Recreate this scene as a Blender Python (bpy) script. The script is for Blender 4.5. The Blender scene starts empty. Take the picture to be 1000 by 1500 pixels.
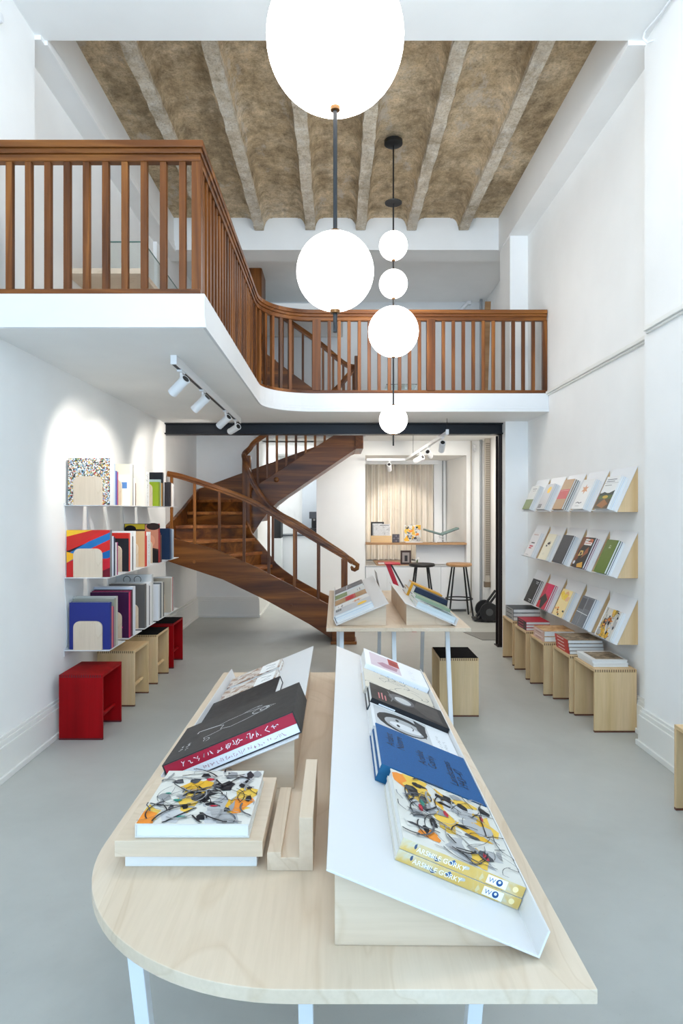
import bpy, bmesh, math, random
from mathutils import Vector, Matrix

SC = bpy.context.scene
COL = SC.collection
R = math.radians
GLOBE_E = 8.0
EYE = 1.55
F = 950.0

def lin(c):
    c /= 255.0
    return c / 12.92 if c <= 0.04045 else ((c + 0.055) / 1.055) ** 2.4

def rgb(r, g, b):
    return (lin(r), lin(g), lin(b), 1.0)

# ------------------------------------------------------------------ materials
MATS = {}

def new_mat(name):
    m = bpy.data.materials.new(name)
    m.use_nodes = True
    nt = m.node_tree
    return m, nt, nt.nodes['Principled BSDF']

def plain(r, g, b, rough=0.6, metal=0.0, spec=0.5, name=None):
    key = ('plain', r, g, b, rough, metal, spec)
    if key in MATS:
        return MATS[key]
    m, nt, p = new_mat(name or 'paint_%d_%d_%d' % (r, g, b))
    p.inputs['Base Color'].default_value = rgb(r, g, b)
    p.inputs['Roughness'].default_value = rough
    p.inputs['Metallic'].default_value = metal
    p.inputs['Specular IOR Level'].default_value = spec
    # faint procedural mottling
    no = nt.nodes.new('ShaderNodeTexNoise')
    no.inputs['Scale'].default_value = 35
    no.inputs['Detail'].default_value = 3
    tc = nt.nodes.new('ShaderNodeTexCoord')
    nt.links.new(tc.outputs['Object'], no.inputs['Vector'])
    mr = nt.nodes.new('ShaderNodeMapRange')
    mr.inputs['To Min'].default_value = max(0.0, rough - 0.06)
    mr.inputs['To Max'].default_value = min(1.0, rough + 0.06)
    nt.links.new(no.outputs['Fac'], mr.inputs['Value'])
    nt.links.new(mr.outputs['Result'], p.inputs['Roughness'])
    MATS[key] = m
    return m

def ramp(nt, fac, stops):
    cr = nt.nodes.new('ShaderNodeValToRGB')
    el = cr.color_ramp.elements
    while len(el) > 1:
        el.remove(el[-1])
    el[0].position = stops[0][0]
    el[0].color = stops[0][1]
    for p, c in stops[1:]:
        e = el.new(p)
        e.color = c
    nt.links.new(fac, cr.inputs['Fac'])
    return cr.outputs['Color']

def noise(nt, vec, scale, detail=4, rough=0.55, dist=0.0):
    n = nt.nodes.new('ShaderNodeTexNoise')
    n.inputs['Scale'].default_value = scale
    n.inputs['Detail'].default_value = detail
    n.inputs['Roughness'].default_value = rough
    n.inputs['Distortion'].default_value = dist
    nt.links.new(vec, n.inputs['Vector'])
    return n.outputs['Fac']

def coords(nt, scale=(1, 1, 1), kind='Object', rot=(0, 0, 0)):
    tc = nt.nodes.new('ShaderNodeTexCoord')
    mp = nt.nodes.new('ShaderNodeMapping')
    mp.inputs['Scale'].default_value = scale
    mp.inputs['Rotation'].default_value = rot
    nt.links.new(tc.outputs[kind], mp.inputs['Vector'])
    return mp.outputs['Vector']

def mix(nt, a, b, fac, mode='MIX'):
    mx = nt.nodes.new('ShaderNodeMix')
    mx.data_type = 'RGBA'
    mx.blend_type = mode
    for sock, v in ((6, a), (7, b)):
        if isinstance(v, tuple):
            mx.inputs[sock].default_value = v
        else:
            nt.links.new(v, mx.inputs[sock])
    if isinstance(fac, (int, float)):
        mx.inputs[0].default_value = fac
    else:
        nt.links.new(fac, mx.inputs[0])
    return mx.outputs[2]

def bump(nt, p, h, strength=0.2, dist=0.01):
    b = nt.nodes.new('ShaderNodeBump')
    b.inputs['Strength'].default_value = strength
    b.inputs['Distance'].default_value = dist
    nt.links.new(h, b.inputs['Height'])
    nt.links.new(b.outputs['Normal'], p.inputs['Normal'])

def wood(name, c0, c1, c2, axis='x', rough=0.45, fine=60, coarse=5, contrast=1.0):
    """grain runs along `axis` of the object"""
    key = ('wood', name, axis)
    if key in MATS:
        return MATS[key]
    m, nt, p = new_mat(name + '_' + axis)
    s = {'x': (0.06, 1, 1), 'y': (1, 0.06, 1), 'z': (1, 1, 0.06)}[axis]
    v = coords(nt, s)
    a = noise(nt, v, fine, 4, 0.6, 0.3)
    b = noise(nt, v, coarse, 4, 0.55, 1.2)
    col = ramp(nt, b, [(0.32, c0), (0.5, c1), (0.68, c2)])
    g = ramp(nt, a, [(0.3, (0.72, 0.7, 0.68, 1)), (0.6, (1, 1, 1, 1))])
    col = mix(nt, col, g, 0.6 * contrast, 'MULTIPLY')
    nt.links.new(col, p.inputs['Base Color'])
    p.inputs['Roughness'].default_value = rough
    p.inputs['Specular IOR Level'].default_value = 0.12 if name == 'red_stain' else 0.3
    bump(nt, p, a, 0.06, 0.004)
    MATS[key] = m
    return m

def oak(axis='x'):
    return wood('dark_oak', rgb(70, 37, 13), rgb(114, 65, 25), rgb(156, 98, 42), axis, 0.36, 55, 6, 1.3)

def treadwood(axis='x'):
    return wood('tread_oak', rgb(118, 66, 30), rgb(165, 100, 50), rgb(190, 124, 68), axis, 0.4, 50, 6, 1.1)

def birch(axis='z'):
    return wood('birch', rgb(206, 172, 124), rgb(217, 186, 140), rgb(223, 193, 152), axis, 0.5, 70, 9, 0.45)

def maple(axis='y'):
    key = ('maple', axis)
    if key in MATS:
        return MATS[key]
    m, nt, p = new_mat('maple_' + axis)
    s = {'x': (0.25, 1, 1), 'y': (1, 0.25, 1), 'z': (1, 1, 0.25)}[axis]
    v = coords(nt, s)
    w = nt.nodes.new('ShaderNodeTexNoise')
    w.inputs['Scale'].default_value = 3.2
    w.inputs['Detail'].default_value = 2.5
    w.inputs['Distortion'].default_value = 1.4
    nt.links.new(v, w.inputs['Vector'])
    # contour lines of the noise give the flame figure of rotary-cut maple
    mu = nt.nodes.new('ShaderNodeMath'); mu.operation = 'MULTIPLY'; mu.inputs[1].default_value = 9.0
    nt.links.new(w.outputs['Fac'], mu.inputs[0])
    fr = nt.nodes.new('ShaderNodeMath'); fr.operation = 'FRACT'
    nt.links.new(mu.outputs[0], fr.inputs[0])
    line = ramp(nt, fr.outputs[0], [(0.0, (0.88, 0.84, 0.78, 1)), (0.10, (1, 1, 1, 1)), (0.9, (0.985, 0.98, 0.97, 1)), (1.0, (0.9, 0.86, 0.8, 1))])
    base = ramp(nt, w.outputs['Fac'], [(0.3, rgb(211, 189, 163)), (0.5, rgb(218, 197, 172)), (0.7, rgb(224, 206, 184))])
    col = mix(nt, base, line, 0.7, 'MULTIPLY')
    s2 = {'x': (0.05, 1, 1), 'y': (1, 0.05, 1), 'z': (1, 1, 0.05)}[axis]
    fn = noise(nt, coords(nt, s2), 90, 3, 0.6)
    col = mix(nt, col, ramp(nt, fn, [(0.35, (0.93, 0.92, 0.9, 1)), (0.6, (1, 1, 1, 1))]), 0.7, 'MULTIPLY')
    nt.links.new(col, p.inputs['Base Color'])
    p.inputs['Roughness'].default_value = 0.42
    p.inputs['Specular IOR Level'].default_value = 0.4
    MATS[key] = m
    return m

def wall_paint(name='wall_white', c=(246, 246, 244), rough=0.7):
    key = ('wall', name)
    if key in MATS:
        return MATS[key]
    m, nt, p = new_mat(name)
    v = coords(nt, (1, 1, 1))
    n1 = noise(nt, v, 2.0, 3)
    n2 = noise(nt, v, 160, 2)
    c0 = rgb(*c); c1 = rgb(*[max(0, x - 4) for x in c])
    nt.links.new(ramp(nt, n1, [(0.35, c1), (0.65, c0)]), p.inputs['Base Color'])
    p.inputs['Roughness'].default_value = rough
    p.inputs['Specular IOR Level'].default_value = 0.3
    bump(nt, p, n2, 0.05, 0.003)
    MATS[key] = m
    return m

def floor_mat():
    m, nt, p = new_mat('grey_screed')
    v = coords(nt, (1, 1, 1))
    n1 = noise(nt, v, 0.9, 5, 0.6, 0.6)
    n2 = noise(nt, v, 7, 5, 0.6)
    n3 = noise(nt, v, 60, 3, 0.6)
    c = ramp(nt, n1, [(0.3, rgb(174, 175, 169)), (0.5, rgb(182, 183, 177)), (0.7, rgb(189, 190, 184))])
    c = mix(nt, c, ramp(nt, n2, [(0.3, (0.93, 0.93, 0.93, 1)), (0.62, (1, 1, 1, 1))]), 0.8, 'MULTIPLY')
    c = mix(nt, c, ramp(nt, n3, [(0.24, (0.75, 0.75, 0.75, 1)), (0.34, (1, 1, 1, 1))]), 0.5, 'MULTIPLY')
    nt.links.new(c, p.inputs['Base Color'])
    nt.links.new(ramp(nt, n2, [(0.3, (0.34, 0.34, 0.34, 1)), (0.7, (0.5, 0.5, 0.5, 1))]), p.inputs['Roughness'])
    p.inputs['Specular IOR Level'].default_value = 0.45
    bump(nt, p, n3, 0.04, 0.002)
    return m

def concrete_ceiling(light=False):
    m, nt, p = new_mat('raw_concrete_rib' if light else 'raw_concrete')
    v = coords(nt, (1, 1, 1))
    n1 = noise(nt, v, 1.3, 10, 0.75)
    n2 = noise(nt, v, 7, 10, 0.78)
    n3 = noise(nt, v, 55, 5, 0.7)
    n4 = noise(nt, coords(nt, (1.0, 0.45, 1)), 3, 8, 0.72)
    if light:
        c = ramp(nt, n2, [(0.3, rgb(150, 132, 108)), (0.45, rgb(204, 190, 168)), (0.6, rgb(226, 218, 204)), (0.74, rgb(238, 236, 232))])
    else:
        c = ramp(nt, n1, [(0.28, rgb(150, 130, 104)), (0.45, rgb(188, 166, 134)), (0.58, rgb(212, 192, 162)), (0.74, rgb(230, 220, 204))])
        c = mix(nt, c, ramp(nt, n2, [(0.34, (0.45, 0.44, 0.42, 1)), (0.5, (0.98, 0.98, 0.97, 1)), (0.64, (1.4, 1.4, 1.38, 1))]), 0.85, 'MULTIPLY')
    c = mix(nt, c, ramp(nt, n4, [(0.40, (0.5, 0.47, 0.43, 1)), (0.5, (1, 1, 1, 1))]), 0.6, 'MULTIPLY')
    c = mix(nt, c, ramp(nt, n3, [(0.3, (0.45, 0.42, 0.4, 1)), (0.5, (1, 1, 1, 1))]), 0.75, 'MULTIPLY')
    c = mix(nt, c, rgb(206, 200, 190), ramp(nt, n4, [(0.57, (0, 0, 0, 1)), (0.64, (0.55, 0.55, 0.55, 1))]))
    nt.links.new(c, p.inputs['Base Color'])
    p.inputs['Roughness'].default_value = 0.9
    p.inputs['Specular IOR Level'].default_value = 0.2
    ad = nt.nodes.new('ShaderNodeMath'); ad.operation = 'ADD'
    nt.links.new(n2, ad.inputs[0]); nt.links.new(n3, ad.inputs[1])
    bump(nt, p, ad.outputs[0], 0.6, 0.02)
    return m

def speckle(name, stops, scale=60, kind='voronoi', rough=0.5):
    key = ('speckle', name)
    if key in MATS:
        return MATS[key]
    m, nt, p = new_mat(name)
    v = coords(nt, (1, 1, 1))
    if kind == 'voronoi':
        vo = nt.nodes.new('ShaderNodeTexVoronoi')
        vo.inputs['Scale'].default_value = scale
        nt.links.new(v, vo.inputs['Vector'])
        sp = nt.nodes.new('ShaderNodeSeparateColor')
        nt.links.new(vo.outputs['Color'], sp.inputs['Color'])
        fac = sp.outputs[0]
    else:
        fac = noise(nt, v, scale, 4, 0.6, 0.8)
    col = ramp(nt, fac, stops)
    if kind == 'voronoi':
        for n in nt.nodes:
            if n.bl_idname == 'ShaderNodeValToRGB':
                n.color_ramp.interpolation = 'CONSTANT'
    nt.links.new(col, p.inputs['Base Color'])
    p.inputs['Roughness'].default_value = rough
    MATS[key] = m
    return m

def emit(name, c, strength):
    m, nt, p = new_mat(name)
    p.inputs['Base Color'].default_value = (0.9, 0.9, 0.88, 1)
    p.inputs['Emission Color'].default_value = c
    p.inputs['Emission Strength'].default_value = strength
    p.inputs['Roughness'].default_value = 0.3
    return m

def glass(name, tint=(0.93, 0.98, 0.96, 1)):
    m, nt, p = new_mat(name)
    p.inputs['Base Color'].default_value = tint
    p.inputs['Transmission Weight'].default_value = 1.0
    p.inputs['Roughness'].default_value = 0.02
    p.inputs['IOR'].default_value = 1.45
    return m

WHITE = wall_paint()
SOFFIT = wall_paint('ceiling_white', (242, 242, 240))
TRIM = wall_paint('trim_white', (236, 235, 230), 0.5)
METAL_W = plain(232, 233, 234, 0.42, name='white_metal')
TRAYW = plain(218, 216, 214, 0.45, name='white_tray')
LACQ_W = plain(232, 233, 233, 0.35, name='white_lacquer')
STEEL = plain(30, 32, 36, 0.38, 0.6, name='black_steel')
STEELC = plain(40, 28, 24, 0.4, 0.4, name='black_brown_steel')
BLACK = plain(18, 18, 19, 0.5, name='black_paint')
FELT = plain(13, 12, 13, 0.95, spec=0.1, name='black_felt')
PAGES = plain(226, 224, 219, 0.8, name='paper_edge')
PAGEG = plain(222, 222, 220, 0.8, name='paper_edge_grey')
RED_L = wood('red_stain', rgb(134, 4, 10), rgb(150, 6, 13), rgb(162, 8, 16), 'z', 0.5, 70, 8, 0.4)

# ------------------------------------------------------------------ mesh builder
def wloc(o):
    """accumulated translation of an object built in world coordinates"""
    v = Vector((0, 0, 0))
    while o is not None:
        v += o.location
        o = o.parent
    return v

class MB:
    def __init__(self):
        self.v = []
        self.f = []
        self.m = []
        self.mats = []

    def mi(self, mat):
        if mat not in self.mats:
            self.mats.append(mat)
        return self.mats.index(mat)

    def face(self, pts, mat):
        b = len(self.v)
        self.v.extend([tuple(p) for p in pts])
        self.f.append(list(range(b, b + len(pts))))
        self.m.append(self.mi(mat))

    def raw(self, vs, fs, mat):
        b = len(self.v)
        k = self.mi(mat)
        self.v.extend([tuple(p) for p in vs])
        for f in fs:
            self.f.append([b + i for i in f])
            self.m.append(k)
        return self

    def box(self, lo, hi, mat):
        x0, y0, z0 = lo
        x1, y1, z1 = hi
        vs = [(x0, y0, z0), (x1, y0, z0), (x1, y1, z0), (x0, y1, z0), (x0, y0, z1), (x1, y0, z1), (x1, y1, z1), (x0, y1, z1)]
        fs = [(3, 2, 1, 0), (4, 5, 6, 7), (0, 1, 5, 4), (1, 2, 6, 5), (2, 3, 7, 6), (3, 0, 4, 7)]
        return self.raw(vs, fs, mat)

    def prism(self, poly, axis, a, b, mat):
        """poly: list of 2D points; axis x: (y,z), y: (x,z), z: (x,y)"""
        n = len(poly)
        def p3(p, t):
            return {'x': (t, p[0], p[1]), 'y': (p[0], t, p[1]), 'z': (p[0], p[1], t)}[axis]
        vs = [p3(p, a) for p in poly] + [p3(p, b) for p in poly]
        fs = [tuple(range(n - 1, -1, -1)), tuple(range(n, 2 * n))]
        for i in range(n):
            j = (i + 1) % n
            fs.append((i, j, n + j, n + i))
        return self.raw(vs, fs, mat)

    def tube(self, path, r, mat, n=10, caps=True, radii=None):
        path = [Vector(p) for p in path]
        rings = []
        up = None
        for i, p in enumerate(path):
            if i == 0:
                t = path[1] - path[0]
            elif i == len(path) - 1:
                t = path[-1] - path[-2]
            else:
                t = (path[i + 1] - p).normalized() + (p - path[i - 1]).normalized()
            t.normalize()
            if up is None:
                up = Vector((0, 0, 1)) if abs(t.z) < 0.9 else Vector((1, 0, 0))
            s = t.cross(up)
            if s.length < 1e-6:
                s = t.cross(Vector((0, 1, 0)))
            s.normalize()
            u = s.cross(t).normalized()
            up = u
            rr = radii[i] if radii else r
            rings.append([p + s * (rr * math.cos(2 * math.pi * k / n)) + u * (rr * math.sin(2 * math.pi * k / n)) for k in range(n)])
        vs = [q for ring in rings for q in ring]
        fs = []
        for i in range(len(rings) - 1):
            for k in range(n):
                k2 = (k + 1) % n
                fs.append((i * n + k, i * n + k2, (i + 1) * n + k2, (i + 1) * n + k))
        if caps:
            fs.append(tuple(range(n - 1, -1, -1)))
            fs.append(tuple((len(rings) - 1) * n + k for k in range(n)))
        return self.raw(vs, fs, mat)

    def lathe(self, prof, c, mat, n=32):
        """prof: (radius, z) list around vertical axis through c=(x,y)"""
        vs = []
        for r, z in prof:
            for k in range(n):
                a = 2 * math.pi * k / n
                vs.append((c[0] + r * math.cos(a), c[1] + r * math.sin(a), z))
        fs = []
        for i in range(len(prof) - 1):
            for k in range(n):
                k2 = (k + 1) % n
                fs.append((i * n + k, i * n + k2, (i + 1) * n + k2, (i + 1) * n + k))
        fs.append(tuple(range(n - 1, -1, -1)))
        fs.append(tuple((len(prof) - 1) * n + k for k in range(n)))
        return self.raw(vs, fs, mat)

    def sphere(self, c, r, mat, n=48, m=24):
        prof = []
        for i in range(m + 1):
            a = -math.pi / 2 + math.pi * i / m
            prof.append((max(1e-4, r * math.cos(a)), c[2] + r * math.sin(a)))
        return self.lathe(prof, (c[0], c[1]), mat, n)

    def ribbon(self, path, w0, w1, z0, z1, mat):
        """extrude along plan path (x,y); lateral offsets w0..w1, heights z0..z1 (numbers or lists)"""
        n = len(path)
        P = [Vector((p[0], p[1])) for p in path]
        vs = []
        for i in range(n):
            if i == 0:
                t = (P[1] - P[0]).normalized(); sc = 1
            elif i == n - 1:
                t = (P[-1] - P[-2]).normalized(); sc = 1
            else:
                a = (P[i] - P[i - 1]).normalized(); b = (P[i + 1] - P[i]).normalized()
                t = (a + b).normalized()
                sc = 1 / max(0.4, t.dot(a))
            nr = Vector((-t.y, t.x)) * sc
            za = z0[i] if isinstance(z0, (list, tuple)) else z0
            zb = z1[i] if isinstance(z1, (list, tuple)) else z1
            p0 = P[i] + nr * w0
            p1 = P[i] + nr * w1
            vs += [(p0.x, p0.y, za), (p1.x, p1.y, za), (p1.x, p1.y, zb), (p0.x, p0.y, zb)]
        fs = [(0, 1, 2, 3)]
        for i in range(n - 1):
            b = i * 4
            for k in range(4):
                k2 = (k + 1) % 4
                fs.append((b + k, b + 4 + k, b + 4 + k2, b + k2))
        b = (n - 1) * 4
        fs.append((b + 3, b + 2, b + 1, b))
        return self.raw(vs, fs, mat)

    def build(self, name, parent=None, world=True, bevel=0.0, smooth=False, kind=None, loc=None, seg=2):
        off = wloc(parent) if (parent is not None and world) else Vector((0, 0, 0))
        if loc is not None:
            off = Vector(loc)
        me = bpy.data.meshes.new(name)
        me.from_pydata([tuple(Vector(p) - off) for p in self.v], [], self.f)
        for m in self.mats:
            me.materials.append(m)
        for i, p in enumerate(me.polygons):
            p.material_index = self.m[i]
        bm = bmesh.new()
        bm.from_mesh(me)
        bmesh.ops.recalc_face_normals(bm, faces=bm.faces)
        bm.to_mesh(me)
        bm.free()
        if smooth:
            for p in me.polygons:
                p.use_smooth = True
            try:
                me.set_sharp_from_angle(angle=R(40))
            except Exception:
                pass
        o = bpy.data.objects.new(name, me)
        COL.objects.link(o)
        if loc is not None:
            o.location = loc
        if parent is not None:
            o.parent = parent
        if kind:
            o['kind'] = kind
        if bevel > 0:
            b = o.modifiers.new('bevel', 'BEVEL')
            b.width = bevel
            b.segments = seg
            b.limit_method = 'ANGLE'
            b.angle_limit = R(40)
        return o

def tag(o, label, cat, group=None):
    o['label'] = label
    o['category'] = cat
    if group:
        o['group'] = group
    return o

def thing(name, label, cat, loc=(0, 0, 0), group=None, mat=None):
    o = bpy.data.objects.new(name, None)
    o.empty_display_size = 0.05
    COL.objects.link(o)
    if mat is not None:
        o.matrix_world = mat
    else:
        o.location = loc
    return tag(o, label, cat, group)

def dup(root, loc=None, rotz=None, label=None, mat=None):
    def cp(o, parent):
        c = o.copy()
        COL.objects.link(c)
        if parent is not None:
            c.parent = parent
        for ch in list(o.children):
            cp(ch, c)
        return c
    r = cp(root, None)
    if mat is not None:
        r.matrix_world = mat
    if loc is not None:
        r.location = loc
    if rotz is not None:
        r.rotation_euler = (0, 0, rotz)
    if label:
        r['label'] = label
    return r

def frame(o, ex, ey, ez):
    return Matrix(((ex[0], ey[0], ez[0], o[0]), (ex[1], ey[1], ez[1], o[1]), (ex[2], ey[2], ez[2], o[2]), (0, 0, 0, 1)))

def P(px, py, d):
    return Vector(((px - 492) / F * d, d, EYE - (py - 748) / F * d))

TXT = {}
def text_mesh(s, align='LEFT'):
    key = (s, align)
    if key in TXT:
        return TXT[key]
    cu = bpy.data.curves.new('t', 'FONT')
    cu.body = s
    cu.size = 1.0
    cu.align_x = align
    cu.resolution_u = 3
    ob = bpy.data.objects.new('t', cu)
    COL.objects.link(ob)
    dg = bpy.context.evaluated_depsgraph_get()
    ev = ob.evaluated_get(dg)
    me = ev.to_mesh()
    vs = [(v.co.x, v.co.y) for v in me.vertices]
    fs = [tuple(p.vertices) for p in me.polygons]
    ev.to_mesh_clear()
    bpy.data.objects.remove(ob)
    bpy.data.curves.remove(cu)
    TXT[key] = (vs, fs)
    return TXT[key]
# ================================================================== ROOM SHELL
def S(name, mb, **k):
    return mb.build(name, kind='structure', **k)

FLOORM = floor_mat()
b = MB(); b.box((-2.6, -4.2, -0.1), (2.6, 14.2, 0.0), FLOORM); S('floor', b)
XL, XR = -1.93, 2.13          # wall planes of the shop
# left wall under and in front of the gallery, with the front pier above
b = MB(); b.box((-2.25, -4.0, 0), (XL, 7.35, 2.54), WHITE); b.box((-2.25, -4.0, 2.54), (-1.95, 4.2, 5.2), WHITE)
b.box((-2.25, 7.35, 0), (-2.03, 9.44, 5.2), WHITE)
S('wall_left', b)
b = MB(); b.box((-2.3, 4.2, 2.6), (-2.07, 8.0, 5.2), WHITE); b.box((-2.3, 8.0, 2.6), (-2.1, 10.2, 5.2), WHITE)
S('wall_left_upper', b)
b = MB(); b.box((2.03, -4.0, 0), (2.35, 4.27, 5.2), WHITE); b.box((XR, 4.27, 0), (2.35, 7.2, 5.2), WHITE)
b.box((2.28, 7.2, 0), (2.5, 10.4, 5.2), WHITE)
S('wall_right', b)
b = MB(); b.box((1.88, 7.2, 0), (2.4, 7.34, 2.54), WHITE); b.box((1.93, 7.2, 2.73), (2.4, 7.64, 4.61), WHITE)
b.box((1.96, 7.34, 0), (2.4, 7.64, 2.54), WHITE)
S('pillar_right', b)
# back-left wall behind the stairs, back wall with window recess and passage
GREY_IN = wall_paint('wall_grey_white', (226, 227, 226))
b = MB(); b.box((-2.1, 9.44, 0), (-1.14, 9.64, 5.2), WHITE); b.box((-1.34, 9.64, 0), (-1.14, 13.2, 2.62), WHITE)
S('wall_back_left', b)
b = MB()
b.box((-0.30, 9.95, 0), (0.45, 10.15, 2.62), WHITE)
b.box((2.0, 9.95, 0), (2.3, 10.15, 2.62), WHITE)
b.box((0.45, 9.95, 2.40), (2.0, 10.15, 2.62), WHITE)
b.box((-0.30, 10.15, 0), (-0.18, 13.2, 2.62), WHITE)
b.prism([(2.0, 10.15), (2.3, 10.15), (2.3, 11.15), (1.86, 11.15)], 'z', 0, 2.62, WHITE)
b.box((0.25, 10.15, 0), (0.45, 11.15, 2.62), WHITE)
b.box((0.25, 10.15, 2.40), (2.3, 11.15, 2.62), WHITE)
b.box((0.25, 11.15, 0), (2.3, 11.3, 2.62), WHITE)
S('wall_back', b)
b = MB(); b.box((-2.1, 13.0, 0), (-0.1, 13.2, 2.62), WHITE); S('wall_passage', b)
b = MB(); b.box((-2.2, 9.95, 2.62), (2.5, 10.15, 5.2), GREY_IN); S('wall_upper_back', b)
# gallery slab: L shape with a rounded inner corner
arc = [(-0.22 - 0.5 * math.cos(t), 6.0 + 0.5 * math.sin(t)) for t in [R(90) * i / 12 for i in range(13)]]
edge = [(-0.72, 3.52)] + arc + [(XR, 6.5)]
poly = [(-2.08, 3.52)] + edge + [(XR, 7.44), (-2.08, 7.44)]
b = MB(); b.prism(poly, 'z', 2.54, 2.725, SOFFIT)
FASC = wall_paint('fascia_toned_down', (226, 228, 229), 0.55)  # off-white darkened in the colour to offset overbright light on this face
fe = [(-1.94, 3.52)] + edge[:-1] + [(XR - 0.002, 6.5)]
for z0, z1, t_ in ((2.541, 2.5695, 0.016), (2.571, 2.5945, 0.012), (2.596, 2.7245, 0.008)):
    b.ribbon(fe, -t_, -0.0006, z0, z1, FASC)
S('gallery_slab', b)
b = MB(); b.box((0.42, 7.44, 2.62), (2.3, 9.96, 2.725), SOFFIT); b.box((-2.08, 9.5, 2.62), (0.42, 13.2, 2.725), SOFFIT)
b.box((-1.2, 9.4, 2.62), (0.42, 9.55, 2.725), SOFFIT)
S('ceiling_back', b)
# front soffit, concrete ceiling with ribs, side boxes, header
b = MB(); b.box((-2.1, -4.0, 4.63), (2.1, 4.25, 5.25), SOFFIT); S('ceiling_front', b)
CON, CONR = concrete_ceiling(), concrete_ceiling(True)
b = MB(); b.box((-2.1, 4.25, 5.0), (2.2, 7.7, 5.15), CON)
def rib(xc):
    pr = []
    for i in range(7):
        t = i / 6
        pr.append((xc - 0.145 + 0.09 * math.sin(t * math.pi / 2), 5.0 - 0.145 * (1 - math.cos(t * math.pi / 2))))
    q = [(2 * xc - x, z) for x, z in reversed(pr)]
    bb = MB()
    # subdivide along Y and jitter for chipped, uneven plaster
    rnd = random.Random(int(xc * 100))
    ys = [4.25 + i * 0.1 for i in range(35)]
    prof = pr + q
    vs = []
    for y in ys:
        y = min(y, 7.645)
        j = rnd.uniform(-0.006, 0.006)
        for x, z in prof:
            k = (5.0 - z) / 0.145
            vs.append((x + j * k + rnd.uniform(-0.003, 0.003), y, z + rnd.uniform(-0.004, 0.004) * k))
    n = len(prof)
    fs = []; fl = []
    for i in range(len(ys) - 1):
        for k in range(n - 1):
            (fl if 5 <= k <= 7 else fs).append((i * n + k, i * n + k + 1, (i + 1) * n + k + 1, (i + 1) * n + k))
    b.raw(vs, fs, CON)
    b.raw(vs, fl, CONR)
    e = len(ys) - 1
    b.raw([vs[e * n + k] for k in range(n)], [tuple(range(n))], CONR)
for xc in (-1.48, -0.9, -0.30, 0.29, 0.885, 1.496):
    rib(xc)
S('ceiling', b)
b = MB()
b.box((1.914, 4.25, 4.60), (2.2, 7.64, 5.0), SOFFIT)
b.box((-2.2, 4.2, 4.60), (-1.91, 7.64, 5.0), SOFFIT)
b.box((-1.912, 4.25, 4.60), (-1.89, 7.64, 4.66), SOFFIT)
b.box((-1.912, 4.25, 4.68), (-1.90, 7.64, 4.72), SOFFIT)
S('trim_1', b)
b = MB(); b.box((-2.1, 7.655, 4.62), (2.2, 7.99, 5.05), SOFFIT); b.box((-2.1, 7.64, 4.62), (2.2, 7.66, 4.84), SOFFIT)
# little arches between the ribs' ends
xs = [-1.91, -1.48, -0.9, -0.30, 0.29, 0.885, 1.496, 1.914]
for i in range(7):
    a, c = xs[i] + (0.05 if i else 0), xs[i + 1] - (0.05 if i < 6 else 0)
    pts = [(a, 4.84), (c, 4.84)]
    def q(t): return 0.145 * (1 - math.cos(t)) if False else 0
    up = []
    for k in range(7):
        t = k / 6 * math.pi / 2
        up.append((c - 0.10 * math.sin(t) if i < 6 else c, 4.855 + 0.145 * (1 - math.cos(t))))
    up2 = []
    for k in range(7):
        t = (6 - k) / 6 * math.pi / 2
        up2.append((a + 0.10 * math.sin(t) if i else a, 4.855 + 0.145 * (1 - math.cos(t))))
    b.prism(pts + up + up2, 'y', 7.64, 7.66, SOFFIT)
S('beam_header', b)
b = MB(); b.box((-2.2, 7.99, 4.75), (2.4, 10.1, 4.9), SOFFIT); b.box((-1.3, 8.6, 4.2), (0.1, 9.9, 4.30), SOFFIT); S('ceiling_upper_back', b)
# steel I-beam and column
b = MB()
b.box((-1.95, 7.30, 2.525), (1.95, 7.44, 2.54), STEEL); b.box((-1.95, 7.30, 2.412), (1.95, 7.44, 2.428), STEEL)
b.box((-1.95, 7.345, 2.428), (1.95, 7.395, 2.525), STEEL)
S('beam_steel', b, bevel=0.002)
b = MB()
b.box((1.845, 7.37, 0), (1.955, 7.385, 2.412), STEELC); b.box((1.845, 7.49, 0), (1.955, 7.505, 2.412), STEELC)
b.box((1.875, 7.385, 0), (1.925, 7.49, 2.412), STEELC)
b.box((1.83, 7.36, 0.0), (1.97, 7.52, 0.012), STEELC)
S('column_steel', b, bevel=0.002)
# baseboards and picture rails
def base(name, path, side, h=0.25):
    bb = MB()
    bb.ribbon(path, 0, side * 0.03, 0, h - 0.05, TRIM)
    bb.ribbon(path, 0, side * 0.022, h - 0.05, h - 0.02, TRIM)
    bb.ribbon(path, 0, side * 0.014, h - 0.02, h, TRIM)
    bb.ribbon(path, 0, side * 0.042, 0, 0.035, TRIM)
    return S(name, bb, bevel=0.003)
base('baseboard_left', [(XL, -3.9), (XL, 7.35)], -1)
base('baseboard_right', [(2.03, -3.9), (2.03, 4.27), (XR, 4.27), (XR, 7.2)], 1)
base('baseboard_back', [(-2.03, 7.36), (-2.03, 9.44), (-1.14, 9.44), (-1.14, 12.0)], -1, 0.30)
b = MB()
for z0, z1, t in ((2.70, 2.715, 0.018), (2.715, 2.74, 0.034), (2.74, 2.752, 0.022)):
    b.ribbon([(XR, 4.3), (XR, 6.49)], 0, t, z0, z1, TRIM)
    b.ribbon([(2.03, -3.9), (2.03, 4.22)], 0, t, z0, z1, TRIM)
S('trim_2', b, bevel=0.004)
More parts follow.
